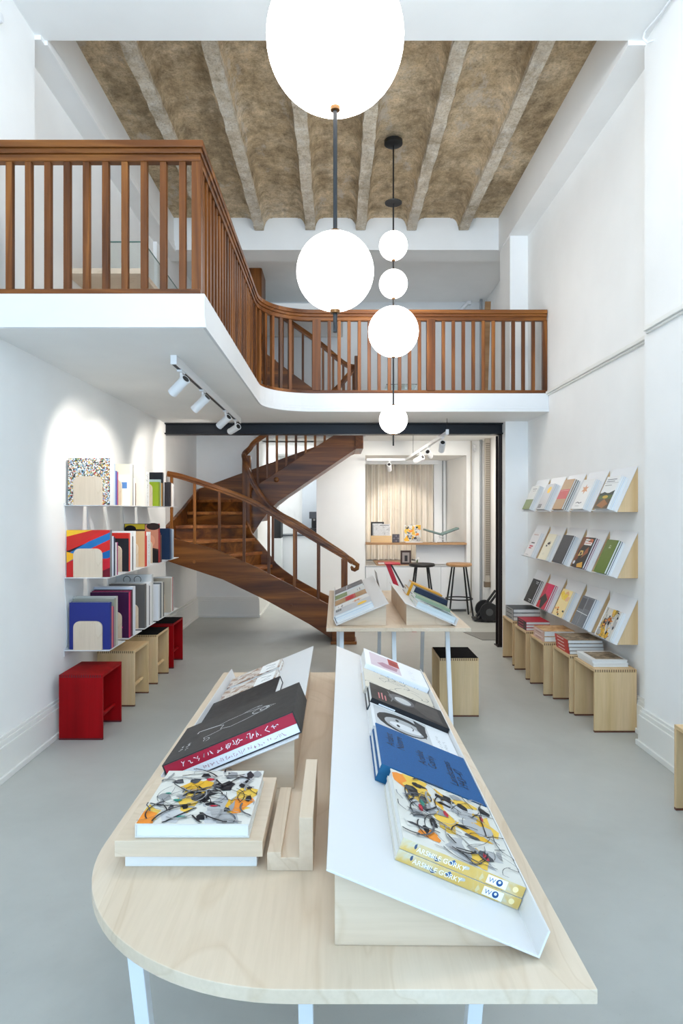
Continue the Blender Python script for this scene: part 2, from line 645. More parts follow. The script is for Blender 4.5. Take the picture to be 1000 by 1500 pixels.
# shop front: sill and mullions of the window behind the camera
b = MB(); b.box((-2.1, -4.0, 0), (2.1, -3.94, 0.12), STEEL); b.box((-2.1, -4.0, 4.5), (2.1, -3.94, 4.7), STEEL)
b.box((-1.93, -4.0, 0), (-1.86, -3.94, 4.6), STEEL); b.box((1.96, -4.0, 0), (2.03, -3.94, 4.6), STEEL)
S('window_1', b)

# ================================================================== STAIRCASE
OX, OZ, OY = oak('x'), oak('z'), oak('y')
TR = treadwood('y')
st = thing('staircase', 'dark oak winding staircase with curved handrails rising under the gallery', 'staircase', (0.0, 7.66, 0))
def interp(tab, x):
    tab = sorted(tab)
    if x <= tab[0][0]:
        return tab[0][1]
    for (x0, y0), (x1, y1) in zip(tab, tab[1:]):
        if x <= x1:
            return y0 + (y1 - y0) * (x - x0) / (x1 - x0)
    return tab[-1][1]
# outer string of the lower flight
topL = [(-2.0, 1.26), (-1.936, 1.237), (-1.38, 1.085), (-0.9, 0.87), (-0.513, 0.668), (-0.096, 0.454), (0.02, 0.40)]
botL = [(-2.0, 0.97), (-1.936, 0.945), (-1.33, 0.745), (-0.818, 0.499), (-0.305, 0.215), (-0.04, 0.04), (0.02, 0.02)]
xs = [0.02 - 2.02 * i / 24 for i in range(25)]
b = MB(); b.ribbon([(x, 7.62) for x in xs], -0.025, 0.025, [interp(botL, x) for x in xs], [interp(topL, x) for x in xs], OX)
for bx, bz in ((-0.525, 0.44), (-1.66, 0.95)):
    b.tube([(bx, 7.60, bz), (bx, 7.588, bz)], 0.018, OZ, 14)
b.build('outer_string', st, bevel=0.004)
# inner (well) string: lower flight, turn, upper flight
pth, zt, zb = [], [], []
innT = [(-1.1, 1.266), (-0.904, 1.036), (-0.753, 0.84), (-0.523, 0.672), (-0.186, 0.486), (0.0, 0.40)]
for i in range(15):
    x = 0.0 - 1.08 * i / 14
    pth.append((x, 8.42)); zt.append(interp(innT, x)); zb.append(max(0.02, interp(innT, x) - 0.36))
for i in range(1, 8):
    t = i / 8
    a = -math.pi / 2 - math.pi * t
    pth.append((-1.08 + 0.10 * math.cos(a), 8.52 + 0.10 * math.sin(a))); zt.append(1.25 + 0.62 * t); zb.append(0.89 + 0.38 * t)
upT = [(-1.08, 1.87), (0.0, 2.57), (0.36, 2.80)]
upB = [(-1.08, 1.27), (-0.95, 1.47), (-0.81, 1.64), (0.30, 2.395), (0.36, 2.40)]
for i in range(15):
    x = -1.08 + 1.42 * i / 14
    pth.append((x, 8.62)); zt.append(interp(upT, x)); zb.append(interp(upB, x))
b = MB(); b.ribbon(pth, -0.022, 0.022, zb, zt, OX)
b.tube([(-0.79, 8.598, 1.96), (-0.79, 8.58, 1.96), (-0.79, 8.57, 1.96)], 0.03, OZ, 16, radii=[0.034, 0.034, 0.02])
b.build('well_string', st, bevel=0.004, smooth=True)
b = MB(); b.box((0.26, 8.57, 2.37), (0.36, 9.42, 2.60), OY); b.build('landing_beam', st, bevel=0.004)
# soffit boards under the upper flight, outer wall string
b = MB(); xs = [-1.0 + 1.28 * i / 8 for i in range(9)]
b.ribbon([(x, 9.02) for x in xs], -0.38, 0.38, [interp(upB, x) + 0.01 for x in xs], [interp(upB, x) + 0.03 for x in xs], oak('x'))
b.build('flight_soffit', st)
b = MB(); b.ribbon([(-2.005, 7.67), (-2.005, 8.5), (-2.005, 9.41), (-1.4, 9.41), (0.34, 9.41)], -0.02, 0.02, [0.95, 1.2, 1.45, 1.7, 2.40], [1.36, 1.58, 1.86, 2.08, 2.71], OX)
b.build('wall_string', st)
inner = {1: (-.10, 8.40), 2: (-.33, 8.40), 3: (-.53, 8.40), 4: (-.70, 8.40), 5: (-.85, 8.40), 6: (-.98, 8.40), 7: (-1.07, 8.41), 8: (-1.16, 8.44), 9: (-1.19, 8.5), 10: (-1.18, 8.6), 11: (-.98, 8.64), 12: (-.67, 8.64), 13: (-.40, 8.64), 14: (-.134, 8.64), 15: (.133, 8.64), 16: (.36, 8.64)}
outer = {1: (.04, 7.645), 2: (-.19, 7.645), 3: (-.48, 7.645), 4: (-.77, 7.645), 5: (-1.06, 7.645), 6: (-1.37, 7.645), 7: (-1.75, 7.645), 8: (-1.985, 8.05), 9: (-1.985, 8.68), 10: (-1.985, 9.3), 11: (-1.25, 9.39), 12: (-.8, 9.39), 13: (-.4, 9.39), 14: (-.134, 9.39), 15: (.133, 9.39), 16: (.36, 9.39)}
for k in range(1, 16):
    z = 0.1706 * k
    a0, a1, c0, c1 = [Vector(p) for p in (inner[k], inner[k + 1], outer[k], outer[k + 1])]
    da = (a0 - a1).normalized() * 0.03; dc = (c0 - c1).normalized() * 0.03
    pl = [tuple(a0 + da), tuple(a1), tuple(c1)]
    if k == 10:
        pl.append((-1.985, 9.39))
    if k == 7:
        pl.append((-1.985, 7.645))
    pl.append(tuple(c0 + dc))
    b = MB(); b.prism(pl, 'z', z - 0.04, z, TR); b.build('tread', st, bevel=0.006)
    d = (c0 - a0).normalized(); n = Vector((-d.y, d.x)) * 0.01
    b = MB(); b.prism([tuple(a0 - n), tuple(c0 - n), tuple(c0 + n), tuple(a0 + n)], 'z', z - 0.1706, z - 0.03, oak('x')); b.build('riser', st)
# newels
b = MB(); b.box((-0.06, 7.50, 0), (0.24, 7.80, 0.035), OX); b.box((-0.045, 7.515, 0.035), (0.22, 7.785, 0.155), OX)
b.build('newel_plinth', st, bevel=0.006)
b = MB(); b.box((0.06, 7.58, 0.15), (0.135, 7.655, 0.985), OZ); b.build('newel', st, bevel=0.006)
b = MB(); b.box((-1.225, 8.45, 0.9), (-1.115, 8.57, 2.27), OZ); b.build('newel', st, bevel=0.01)
# handrails
def rail_sweep(name, pts, parent, w=0.028, h=0.034):
    """moulded rail: swept rounded profile, smoothed with Catmull-Rom"""
    pts = [Vector(p) for p in pts]
    out = []
    for i in range(len(pts) - 1):
        p0 = pts[max(0, i - 1)]; p1 = pts[i]; p2 = pts[i + 1]; p3 = pts[min(len(pts) - 1, i + 2)]
        for k in range(6):
            t = k / 6
            out.append(0.5 * ((2 * p1) + (p2 - p0) * t + (2 * p0 - 5 * p1 + 4 * p2 - p3) * t * t + (3 * p1 - p0 - 3 * p2 + p3) * t ** 3))
    out.append(pts[-1])
    prof = [(-0.7, -1.0), (0.7, -1.0), (0.72, -0.35), (1.0, -0.2), (1.0, 0.45), (0.65, 0.95), (-0.65, 0.95), (-1.0, 0.45), (-1.0, -0.2), (-0.72, -0.35)]
    n = len(prof)
    bb = MB(); vs = []
    side = None
    for i, p in enumerate(out):
        t = (out[min(i + 1, len(out) - 1)] - out[max(i - 1, 0)]).normalized()
        s = t.cross(Vector((0, 0, 1)))
        if s.length < 0.15 and side is not None:
            s = side
        s = (s - t * s.dot(t)).normalized()
        if side is not None and s.dot(side) < 0:
            s = -s
        side = s
        u = s.cross(t).normalized()
        if u.z < 0 and abs(u.z) > 0.2:
            u = -u
        for a, c in prof:
            vs.append(p + s * (a * w) + u * (c * h))
    fs = []
    for i in range(len(out) - 1):
        for k in range(n):
            fs.append((i * n + k, i * n + (k + 1) % n, (i + 1) * n + (k + 1) % n, (i + 1) * n + k))
    fs.append(tuple(range(n))); fs.append(tuple((len(out) - 1) * n + k for k in range(n)))
    bb.raw(vs, fs, oak('x'))
    return bb.build(name, parent, smooth=True)
Y0 = 7.62
railO = [(-1.98, 1.985), (-1.75, 1.93), (-1.10, 1.705), (-0.714, 1.495), (-0.176, 1.175), (0.14, 0.99)]
rail_sweep('handrail', [(x, Y0, z) for x, z in railO] + [(0.20, Y0, 0.945)], st)
# scroll end
sc = [(0.20, 0.945)] + [(0.205 + (0.062 - 0.0085 * i) * math.cos(R(75 - 48 * i)), 0.888 + (0.062 - 0.0085 * i) * math.sin(R(75 - 48 * i))) for i in range(1, 7)]
b = MB(); b.tube([(x, Y0, z) for x, z in sc], 0.024, OX, 10, radii=[0.03, 0.028, 0.027, 0.024, 0.022, 0.02, 0.018]); b.build('handrail_scroll', st, smooth=True)
railI = [(0.20, 0.89), (0.10, 0.98), (-0.106, 1.118), (-0.275, 1.236), (-0.523, 1.396), (-0.718, 1.50), (-0.904, 1.65), (-1.07, 1.90), (-1.16, 2.12)]
inn = [(x, 8.42, z) for x, z in railI] + [(-1.20, 8.46, 2.24), (-1.21, 8.54, 2.29), (-1.15, 8.61, 2.37), (-1.016, 8.62, 2.51), (-0.5, 8.62, 2.84), (-0.06, 8.62, 3.11), (0.19, 8.62, 3.38), (0.26, 8.62, 3.46)]
rail_sweep('handrail', inn, st)
def bal(x, y, z0, z1, parent, w=0.016, name='baluster'):
    bb = MB(); bb.box((x - w, y - w, z0), (x + w, y + w, z1), OZ); return bb.build(name, parent, bevel=0.004)
for x in (-0.21, -0.49, -0.79, -1.08, -1.37, -1.66, -1.93):
    bal(x, Y0, interp(topL, x) - 0.02, interp(railO, x) - 0.01, st)
for x in (-0.22, -0.52, -0.82):
    bal(x, 8.42, interp(innT, x) - 0.02, interp(railI, x) - 0.01, st)
upR = [(-1.016, 2.51), (-0.5, 2.84), (-0.06, 3.11), (0.19, 3.38)]
for i in range(10):
    x = -1.04 + 0.127 * i
    bal(x, 8.62, interp(upT, x) - 0.02, interp(upR, x) - 0.01, st)
bal(0.285, 8.62, 2.40, 3.60, st, 0.04, 'newel')

# next storey's flight, seen through the gallery balusters
s2 = thing('staircase', 'upper dark oak stair flight climbing behind the gallery balusters', 'staircase', (0.3, 9.0, 2.725))
t2 = [(0.22, 2.86), (-0.36, 3.27), (-1.2, 3.90)]
b = MB(); xs = [0.22 - 1.42 * i / 10 for i in range(11)]
b.ribbon([(x, 9.0) for x in xs], -0.025, 0.025, [max(2.73, interp(t2, x) - 0.42) for x in xs], [interp(t2, x) for x in xs], OX)
b.build('outer_string', s2, bevel=0.004)
bal(0.27, 9.0, 2.73, 3.51, s2, 0.045, 'newel')
r2 = [(0.27, 3.54), (0.10, 3.60), (-0.3, 3.93), (-0.966, 4.39), (-1.15, 4.51)]
rail_sweep('handrail', [(x, 9.0, z) for x, z in r2], s2)
for i in range(9):
    x = 0.1 - 0.14 * i
    bal(x, 9.0, interp(t2, x) - 0.02, interp(r2, x) - 0.01, s2)
b = MB(); b.box((-1.26, 8.55, 3.9), (-0.98, 9.03, 4.83), OZ); b.build('newel', s2, bevel=0.02)
b = MB(); b.box((-1.26, 8.52, 4.77), (-0.35, 8.6, 4.83), OX); b.build('landing_beam', s2)
for k in range(7):
    x = 0.16 - 0.2 * k; z = 2.725 + 0.155 * (k + 1)
    b = MB(); b.box((x - 0.22, 9.02, z - 0.04), (x, 9.38, z), TR); b.build('tread', s2, bevel=0.005)
    b = MB(); b.box((x - 0.025, 9.03, z - 0.155), (x - 0.005, 9.38, z - 0.04), OX); b.build('riser', s2)

# ================================================================== GALLERY BALUSTRADE
bs = thing('balustrade', 'dark oak balustrade curving along the edge of the white gallery', 'railing', (-0.72, 3.58, 2.725))
off = 0.05
arc2 = [(-0.22 - (0.5 + off) * math.cos(t), 6.0 + (0.5 + off) * math.sin(t)) for t in [R(90) * i / 14 for i in range(15)]]
side_path = [(-0.72 - off, 3.52 + off)] + arc2 + [(XR - 0.01, 6.5 + off)]
front_path = [(-1.94, 3.52 + off), (-0.72 - off, 3.52 + off)]
full = [(-1.94, 3.52 + off)] + side_path
for nm, w, z0, z1 in (('handrail', 0.024, 3.455, 3.49), ('handrail', 0.034, 3.49, 3.525), ('handrail', 0.043, 3.525, 3.565)):
    pass
b = MB()
b.ribbon(full, -0.026, 0.026, 3.462, 3.50, OX)
b.ribbon(full, -0.036, 0.036, 3.50, 3.528, OX)
b.ribbon(full, -0.046, 0.046, 3.528, 3.568, OX)
b.build('handrail', bs, bevel=0.005)
b = MB(); b.ribbon(full, -0.03, 0.045, 2.725, 2.762, OX); b.build('bottom_rail', bs, bevel=0.004)
def along(path, step, start):
    segs = [(Vector(p), Vector(q)) for p, q in zip(path, path[1:])]
    out = []; s = start; acc = 0
    for p, q in segs:
        L = (q - p).length
        while s <= acc + L:
            out.append((p + (q - p) * ((s - acc) / L), (q - p).normalized())); s += step
        acc += L
    return out
def balr(p, t, w, name='baluster'):
    n = Vector((-t.y, t.x)) * w; t = t * w
    bb = MB(); bb.prism([tuple(p - t - n), tuple(p + t - n), tuple(p + t + n), tuple(p - t + n)], 'z', 2.755, 3.47, OZ)
    return bb.build(name, bs, bevel=0.003)
for i in range(11):
    px = 15 + 28.1 * i
    x = (px - 492) / F * 3.57
    if x > -0.80: break
    balr(Vector((x, 3.57)), Vector((1, 0)), 0.018)
balr(Vector((-1.91, 3.57)), Vector((1, 0)), 0.018)
balr(Vector((-0.765, 3.575)), Vector((1, 0)), 0.026, 'post')
sub = [(-0.77, 3.57)] + arc2
for p, t in along(sub, 0.104, 0.13):
    if p.y < 6.52 and p.x < -0.25:
        balr(p, t, 0.017)
yb = 6.55
for px, w in ((463.5, 0.042), (630.5, 0.042), (797, 0.022)):
    balr(Vector(((px - 492) / F * yb, yb)), Vector((1, 0)), w, 'post')
for px in [482, 496.5, 511, 526, 540.5, 555, 570, 585, 599.5, 614] + [649 + 14.6 * i for i in range(10)]:
    balr(Vector(((px - 492) / F * yb, yb)), Vector((1, 0)), 0.017)

# ================================================================== GLOBE PENDANTS
GLOBE = emit('opal_globe', (1.0, 0.97, 0.93, 1), GLOBE_E)
BRASS = plain(120, 84, 50, 0.35, 0.8, name='bronze_cap')
def globe(parent, x, y, z, r):
    bb = MB(); bb.sphere((x, y, z), r, GLOBE); g = bb.build('globe', parent, smooth=True)
    bb = MB(); bb.lathe([(0.004, z - r - 0.012), (0.016, z - r - 0.01), (0.018, z - r + 0.003), (0.006, z - r + 0.004)], (x, y), BRASS, 16)
    bb.build('end_cap', g, smooth=True)
    bb = MB(); bb.lathe([(0.006, z + r - 0.004), (0.018, z + r - 0.003), (0.016, z + r + 0.01), (0.004, z + r + 0.012)], (x, y), BRASS, 16)
    bb.build('end_cap', g, smooth=True)
RODM = plain(48, 47, 47, 0.4, 0.5, name='dark_rod')
def pendant(x, y, label, globes, zend, zceil, disc):
    t = thing('pendant_lamp', label, 'lamp', (x, y, zceil))
    bb = MB(); bb.tube([(x, y, zend), (x, y, zceil - 0.02)], 0.0075, RODM, 10); bb.build('rod', t, smooth=True)
    bb = MB(); bb.lathe([(0.01, zceil - 0.045), (0.07, zceil - 0.04), (0.085, zceil - 0.03), (0.085, zceil)], (x, y), BLACK, 28); bb.build('ceiling_canopy', t, smooth=True)
    if disc:
        bb = MB(); bb.lathe([(0.012, disc - 0.012), (0.078, disc - 0.008), (0.08, disc), (0.012, disc + 0.012)], (x, y), BLACK, 28); bb.build('disc', t, smooth=True)
    for z, r in globes:
        globe(t, x, y, z, r)
    return t
pendant(-0.003, 2.2, 'pendant of big and small opal globes hanging closest above the front book table', [(3.15, 0.233), (2.36, 0.131)], 2.155, 4.63, None)
pendant(0.53, 6.0, 'slim pendant with four opal globes on one rod by the gallery railing', [(4.0, 0.131), (3.647, 0.131), (3.205, 0.232), (2.39, 0.131)], 2.15, 4.97, 4.40)
# ================================================================== BOOKS
def cmat(c, rough=0.45):
    return plain(c[0], c[1], c[2], rough, 0.0, 0.25) if isinstance(c, tuple) else c

def put(mb, item, fx, z):
    """fx maps (u,v) in metres on the face plus a height z to 3D"""
    k = item[0]
    if k == 'poly':
        mb.face([fx(u, v, z) for u, v in item[1]], cmat(item[2]))
    elif k == 'rect':
        u0, v0, u1, v1 = item[1:5]
        mb.face([fx(u0, v0, z), fx(u1, v0, z), fx(u1, v1, z), fx(u0, v1, z)], cmat(item[5]))
    elif k == 'ell':
        cx, cy, rx, ry = item[1:5]
        mb.face([fx(cx + rx * math.cos(a), cy + ry * math.sin(a), z) for a in [2 * math.pi * i / 18 for i in range(18)]], cmat(item[5]))
    elif k == 'stroke':
        pts, wd, c = item[1], item[2], item[3]
        P2 = [Vector(p) for p in pts]
        L, Rr = [], []
        for i, p in enumerate(P2):
            t = (P2[min(i + 1, len(P2) - 1)] - P2[max(i - 1, 0)])
            if t.length < 1e-9: t = Vector((1, 0))
            t.normalize(); n = Vector((-t.y, t.x)) * wd / 2
            L.append(p + n); Rr.append(p - n)
        vs = [fx(p.x, p.y, z) for p in L] + [fx(p.x, p.y, z) for p in Rr]
        n = len(P2)
        mb.raw(vs, [(i, i + 1, n + i + 1, n + i) for i in range(n - 1)], cmat(c))
    elif k == 'text':
        s, u, v, size, c = item[1:6]
        rot = R(item[6]) if len(item) > 6 else 0
        vs, fs = text_mesh(s)
        ca, sa = math.cos(rot), math.sin(rot)
        mb.raw([fx(u + size * (x * ca - y * sa), v + size * (x * sa + y * ca), z) for x, y in vs], fs, cmat(c))

def scribble(rnd, u0, v0, u1, v1, size, c, wd=0.0016, rot=False):
    """a line of handwriting-like strokes"""
    out = []; L = math.hypot(u1 - u0, v1 - v0); t = Vector((u1 - u0, v1 - v0)) / L; n = Vector((-t.y, t.x))
    s = 0
    while s < L - size * 0.5:
        p = Vector((u0, v0)) + t * s
        pts = []
        for i in range(rnd.randint(3, 5)):
            pts.append(tuple(p + t * rnd.uniform(0, size * 0.7) + n * rnd.uniform(0, size)))
        out.append(('stroke', pts, wd, c))
        s += size * rnd.choice((0.55, 0.6, 0.65, 1.1))
    return out

def blob(rnd, cx, cy, rx, ry, c, n=14, j=0.3):
    a0 = rnd.uniform(0, 6)
    return ('poly', [(cx + rx * math.cos(a0 + 2 * math.pi * i / n) * rnd.uniform(1 - j, 1 + j), cy + ry * math.sin(a0 + 2 * math.pi * i / n) * rnd.uniform(1 - j, 1 + j)) for i in range(n)], c)

def clipped(items, w, h):
    """keep polygons inside the face"""
    m = 0.002
    out = []
    for it in items:
        if it[0] in ('poly', 'stroke'):
            out.append((it[0], [(min(max(u, m), w - m), min(max(v, m), h - m)) for u, v in it[1]]) + tuple(it[2:]))
        else:
            out.append(it)
    return out

YEL, YEL2, INK, GRY, TEAL, REDC, ORG = (230, 186, 74), (222, 168, 44), (28, 28, 32), (150, 148, 146), (38, 128, 110), (190, 40, 60), (236, 140, 48)
def abstract_art(seed, w, h, n=26, cols=None):
    """free arrangement of ink strokes and colour patches on cream paper"""
    rnd = random.Random(seed)
    it = []
    fills = cols or [YEL, YEL2, (196, 194, 192), YEL, (214, 210, 200), (176, 174, 172), ORG]
    for i in range(20):
        it.append(blob(rnd, rnd.uniform(0.05, 0.95) * w, rnd.uniform(0.05, 0.95) * h, rnd.uniform(.07, .15) * w, rnd.uniform(.08, .2) * h, fills[i % len(fills)], 12, 0.45))
    for i in range(n // 3):
        it.append(blob(rnd, rnd.uniform(0.1, 0.95) * w, rnd.uniform(0.08, 0.92) * h, rnd.uniform(.02, .075) * w, rnd.uniform(.02, .08) * h, rnd.choice([INK, INK, (70, 70, 74), GRY, INK]), 7, 0.5))
    for i in range(5):
        it.append(blob(rnd, rnd.uniform(0.1, 0.9) * w, rnd.uniform(0.1, 0.9) * h, rnd.uniform(.03, .06) * w, rnd.uniform(.012, .03) * h, rnd.choice([TEAL, REDC, ORG, TEAL]), 10, 0.25))
    for i in range(n):
        x, y = rnd.uniform(0.05, .95) * w, rnd.uniform(0.05, .95) * h
        a = rnd.uniform(0, 6.3); k = rnd.uniform(-25, 25); L = rnd.uniform(0.03, 0.11); pts = []
        for s in range(9):
            pts.append((x, y)); x += math.cos(a) * L / 8; y += math.sin(a) * L / 8; a += k * L / 8
        it.append(('stroke', pts, rnd.choice([0.0012, 0.002, 0.003, 0.0045]), rnd.choice([INK, INK, (90, 90, 92), INK, GRY])))
    return clipped(it, w, h)

NB = [0]
def book(label, w, h, t, cover, M, art=(), spine_art=(), pages=None, spine='left', soft=False, group=None, spine_mat=None, back_art=(), name='book', cat='book'):
    root = thing(name, label, cat, group=group, mat=M)
    ct = 0.0012 if soft else min(0.0028, t * 0.2)
    ov = 0.0 if soft else 0.003
    C = [(0, 0), (w, 0), (w, ct), (ct, ct), (ct, t - ct), (w, t - ct), (w, t), (0, t)]
    if spine == 'right':
        C = [(w - x, z) for x, z in C]
    mb = MB()
    cm = cmat(cover)
    mb.prism(C, 'y', 0, h, cm)
    for i, it in enumerate(art):
        put(mb, it, lambda u, v, z: (u, v, z), t + 0.0002 + 0.00004 * i)
    for i, it in enumerate(back_art):
        put(mb, it, lambda u, v, z: (u, v, z), -0.0002 - 0.00004 * i)
    xs = w if spine == 'right' else 0
    sg = 1 if spine == 'right' else -1
    # spine artwork runs from the head of the book to its foot
    fx = (lambda u, v, z: (xs + z, u, v)) if sg > 0 else (lambda u, v, z: (xs - z, h - u, v))
    if spine_mat is not None:
        put(mb, ('rect', 0, 0, h, t, spine_mat), fx, 0.0002)
    for i, it in enumerate(spine_art):
        put(mb, it, fx, 0.0003 + 0.00004 * i)
    mb.build('cover', root, world=False)
    mb = MB()
    a, c = ct, w - ov
    if spine == 'right':
        a, c = ov, w - ct
    mb.box((a, ov, ct), (c, h - ov, t - ct), pages or PAGES)
    mb.build('page_block', root, world=False)
    return root

# ================================================================== TABLES
def table(label, x0, x1, y0, y1, legs_f, legs_b, rounded):
    t = thing('table', label, 'table', ((x0 + x1) / 2, (y0 + y1) / 2, 0))
    if rounded:
        r = rounded
        arc = [(x0 + r - r * math.cos(a), y0 + r - r * math.sin(a)) for a in [R(90) * i / 24 for i in range(25)]]
        poly = arc + [(x1, y0), (x1, y1), (x0, y1)]
    else:
        poly = [(x0, y0), (x1, y0), (x1, y1), (x0, y1)]
    m = MB(); m.prism(poly, 'z', 0.725, 0.75, maple('y')); m.build('table_top', t, bevel=0.0015)
    for legs in (legs_f, legs_b):
        (ya, yb, lx) = legs
        for x in lx:
            q = 0.0145
            vs = []
            for y, z in ((yb, 0.0), (ya, 0.725)):
                vs += [(x - q, y - q, z), (x + q, y - q, z), (x + q, y + q, z), (x - q, y + q, z)]
            m = MB(); m.raw(vs, [(3, 2, 1, 0), (4, 5, 6, 7), (0, 1, 5, 4), (1, 2, 6, 5), (2, 3, 7, 6), (3, 0, 4, 7)], METAL_W)
            m.build('leg', t, bevel=0.0015)
    return t
table('pale maple table with one rounded corner and books close to the shop front', -0.556, 0.437, 1.083, 3.21, (1.245, 1.46, (-0.385, -0.06, 0.275)), (3.0, 2.85, (-0.43, -0.06, 0.33)), 0.48)
table('pale maple table on white legs standing before the staircase', -0.066, 0.92, 4.42, 6.5, (4.62, 4.44, (0.04, 0.41, 0.79)), (5.6, 5.75, (0.02, 0.377, 0.754)), 0)

# wedge stands: base corner (lip) and high edge; side=+1 means lip at +X
TH = 0.004
class Slope:
    def __init__(s, lip, high, y0, y1, rot=0.0, z0=0.757, z1=0.910):
        s.lip = Vector((lip, 0, z0)); s.high = Vector((high, 0, z1)); s.y0, s.y1 = y0, y1
        s.up = (s.high - s.lip).normalized(); s.L = (s.high - s.lip).length
        sg = 1 if lip > high else -1
        s.sg = sg
        s.n = Vector((abs(s.up.z) * sg, 0, abs(s.up.x)))
        s.M = Matrix.Translation((0, y0, 0)) @ Matrix.Rotation(-rot, 4, 'Z') @ Matrix.Translation((0, -y0, 0))
    def frame(s, u, d0, lift, w):
        """d0 nearest depth, lower edge at u, lift above the tray, w = cover width along the depth"""
        o = s.lip + s.up * u + s.n * (lift + TH / 2 + 0.0008)
        if s.sg > 0:
            o.y = d0; ex = (0, 1, 0)
        else:
            o.y = d0 + w; ex = (0, -1, 0)
        return s.M @ frame(o, ex, s.up, s.n)
def stand(label, S_, wy0, wy1, wood_top=None):
    t = thing('display_stand', label, 'book stand', (S_.lip.x, S_.y0, 0.75))
    t.matrix_world = S_.M @ Matrix.Translation((S_.lip.x, S_.y0, 0.75))
    o = Vector((S_.lip.x, S_.y0, 0.75))
    sl = (S_.high.z - S_.lip.z) / (S_.high.x - S_.lip.x)
    zat = lambda x: S_.lip.z + (x - S_.lip.x) * sl - 0.0045
    xl = S_.lip.x - S_.sg * 0.022; xh = S_.high.x + S_.sg * 0.014
    m = MB()
    pr = [(xl, 0.7505), (xh, 0.7505), (xh, zat(xh)), (xl, zat(xl))]
    m.prism(pr, 'y', wy0, wy1, maple('x'))
    m.v = [tuple(Vector(p) - o) for p in m.v]
    m.build('wedge_block', t, world=False, bevel=0.001)
    n, up = S_.n, S_.up
    a = S_.lip; h = S_.high
    lipt = a + n * 0.05
    off = n * (TH / 2); fl = up * (TH / 2)
    pf = [h + off, a + off + fl, lipt + fl, lipt - fl, a - off - fl, h - off]
    m = MB(); m.prism([(p.x, p.z) for p in pf], 'y', S_.y0, S_.y1, TRAYW)
    m.v = [tuple(Vector(p) - o) for p in m.v]
    m.build('tray', t, world=False, bevel=0.0008)
    return t
SR = Slope(0.36, -0.017, 1.155, 3.06, R(0.6))
SL = Slope(-0.474, -0.106, 1.83, 3.06)
FL = Slope(0.004, 0.363, 4.48, 6.37)
FR = Slope(0.826, 0.476, 4.48, 5.80)
stand('long white tray on a maple wedge holding blue and yellow art books', SR, 1.193, 3.02)
stand('white tray on a maple wedge holding the black slipcase box', SL, 1.867, 3.02)
stand('white tray on a maple wedge beside the stair newel', FL, 4.52, 6.33)
stand('white tray on a maple wedge holding ochre and green books', FR, 4.52, 5.76)

# ---- books on the near tray (blue side)
G1 = 'art books on the front table'
CREAM = (216, 211, 200)
SP_Y = speckle('spine_wash', [(0.25, rgb(120, 160, 200)), (0.40, rgb(206, 198, 172)), (0.5, rgb(214, 178, 98)), (0.7, rgb(212, 170, 82)), (0.85, rgb(170, 195, 215))], 9, 'noise', 0.35)
def logo_spine(h, t):
    it = [('text', 'ARSHILE GORKY', h * 0.13, t * 0.28, t * 0.62, (246, 246, 240)),
          ('rect', h * 0.70, t * 0.12, h * 0.86, t * 0.88, (244, 244, 244)),
          ('text', 'W', h * 0.715, t * 0.28, t * 0.6, (30, 70, 120)), ('ell', h * 0.80, t * 0.5, t * 0.3, t * 0.3, (40, 80, 130)), ('ell', h * 0.80, t * 0.55, t * 0.13, t * 0.13, (230, 235, 240)),
          ('ell', h * 0.93, t * 0.5, t * 0.26, t * 0.26, (246, 226, 170))]
    rnd = random.Random(5)
    for i in range(7):
        x = h * rnd.uniform(0.03, 0.66)
        it.insert(0, blob(rnd, x, t * rnd.uniform(0.3, 0.7), h * rnd.uniform(.012, .03), t * rnd.uniform(.08, .26), rnd.choice([(70, 100, 140), (60, 80, 110), (190, 188, 180), (214, 196, 150)]), 9, .4))
    # reads downward from the top of the spine when the cover faces up
    return [(i) for i in it]
def flipu(items, h, t):
    """turn spine artwork round so that it reads from the top edge of the cover down"""
    out = []
    for it in items:
        if it[0] in ('poly', 'stroke'):
            out.append((it[0], [(h - u, t - v) for u, v in it[1]]) + tuple(it[2:]))
        elif it[0] == 'rect':
            out.append(('rect', h - it[3], t - it[4], h - it[1], t - it[2], it[5]))
        elif it[0] == 'ell':
            out.append(('ell', h - it[1], t - it[2], it[3], it[4], it[5]))
        elif it[0] == 'text':
            out.append(('text', it[1], h - it[2], t - it[3], it[4], it[5], 180))
    return out
W_, H_, T_ = 0.345, 0.262, 0.0225
sa = logo_spine(H_, T_)
book('lower of two yellow-spined abstract art books at the low end of the white tray', W_, H_, T_, CREAM, SR.frame(0.004, 1.285, 0, W_), (), sa, group=G1, spine_mat=SP_Y)
book('upper of two yellow-spined abstract art books, ink strokes and yellow patches on its cover', W_, H_, T_, CREAM, SR.frame(0.004, 1.287, T_ + .001, W_), abstract_art(11, W_, H_, 80), sa, group=G1, spine_mat=SP_Y)
BLUE = speckle('blue_cloth', [(0.3, rgb(2, 72, 124)), (0.7, rgb(6, 84, 140))], 220, 'noise', 0.7)
BSP = plain(0, 88, 128, 0.6, name='teal_spine')
w, h, t = 0.318, 0.285, 0.0225
INKB = (3, 12, 28)
blue_art = [('text', 'Ardent', 0.165, h - 0.050, 0.036, INKB), ('text', 'Nature', 0.165, h - 0.080, 0.036, INKB),
            ('text', 'Arshile', 0.12, h - 0.140, 0.036, INKB), ('text', 'Gorky', 0.12, h - 0.170, 0.036, INKB),
            ('text', 'Landscapes', 0.06, h - 0.222, 0.036, INKB), ('text', '1943\u201347', 0.06, h - 0.252, 0.036, INKB)]
bsa = [('text', 'Ardent Nature', 0.03, 0.006, 0.015, (4, 40, 60)), ('text', 'Arshile Gorky', 0.15, 0.006, 0.015, (4, 40, 60))]
book('lower of the two bright blue cloth books on the white tray', w, h, t, BLUE, SR.frame(0.004, 1.642, 0, w), (), bsa, group=G1, spine_mat=BSP)
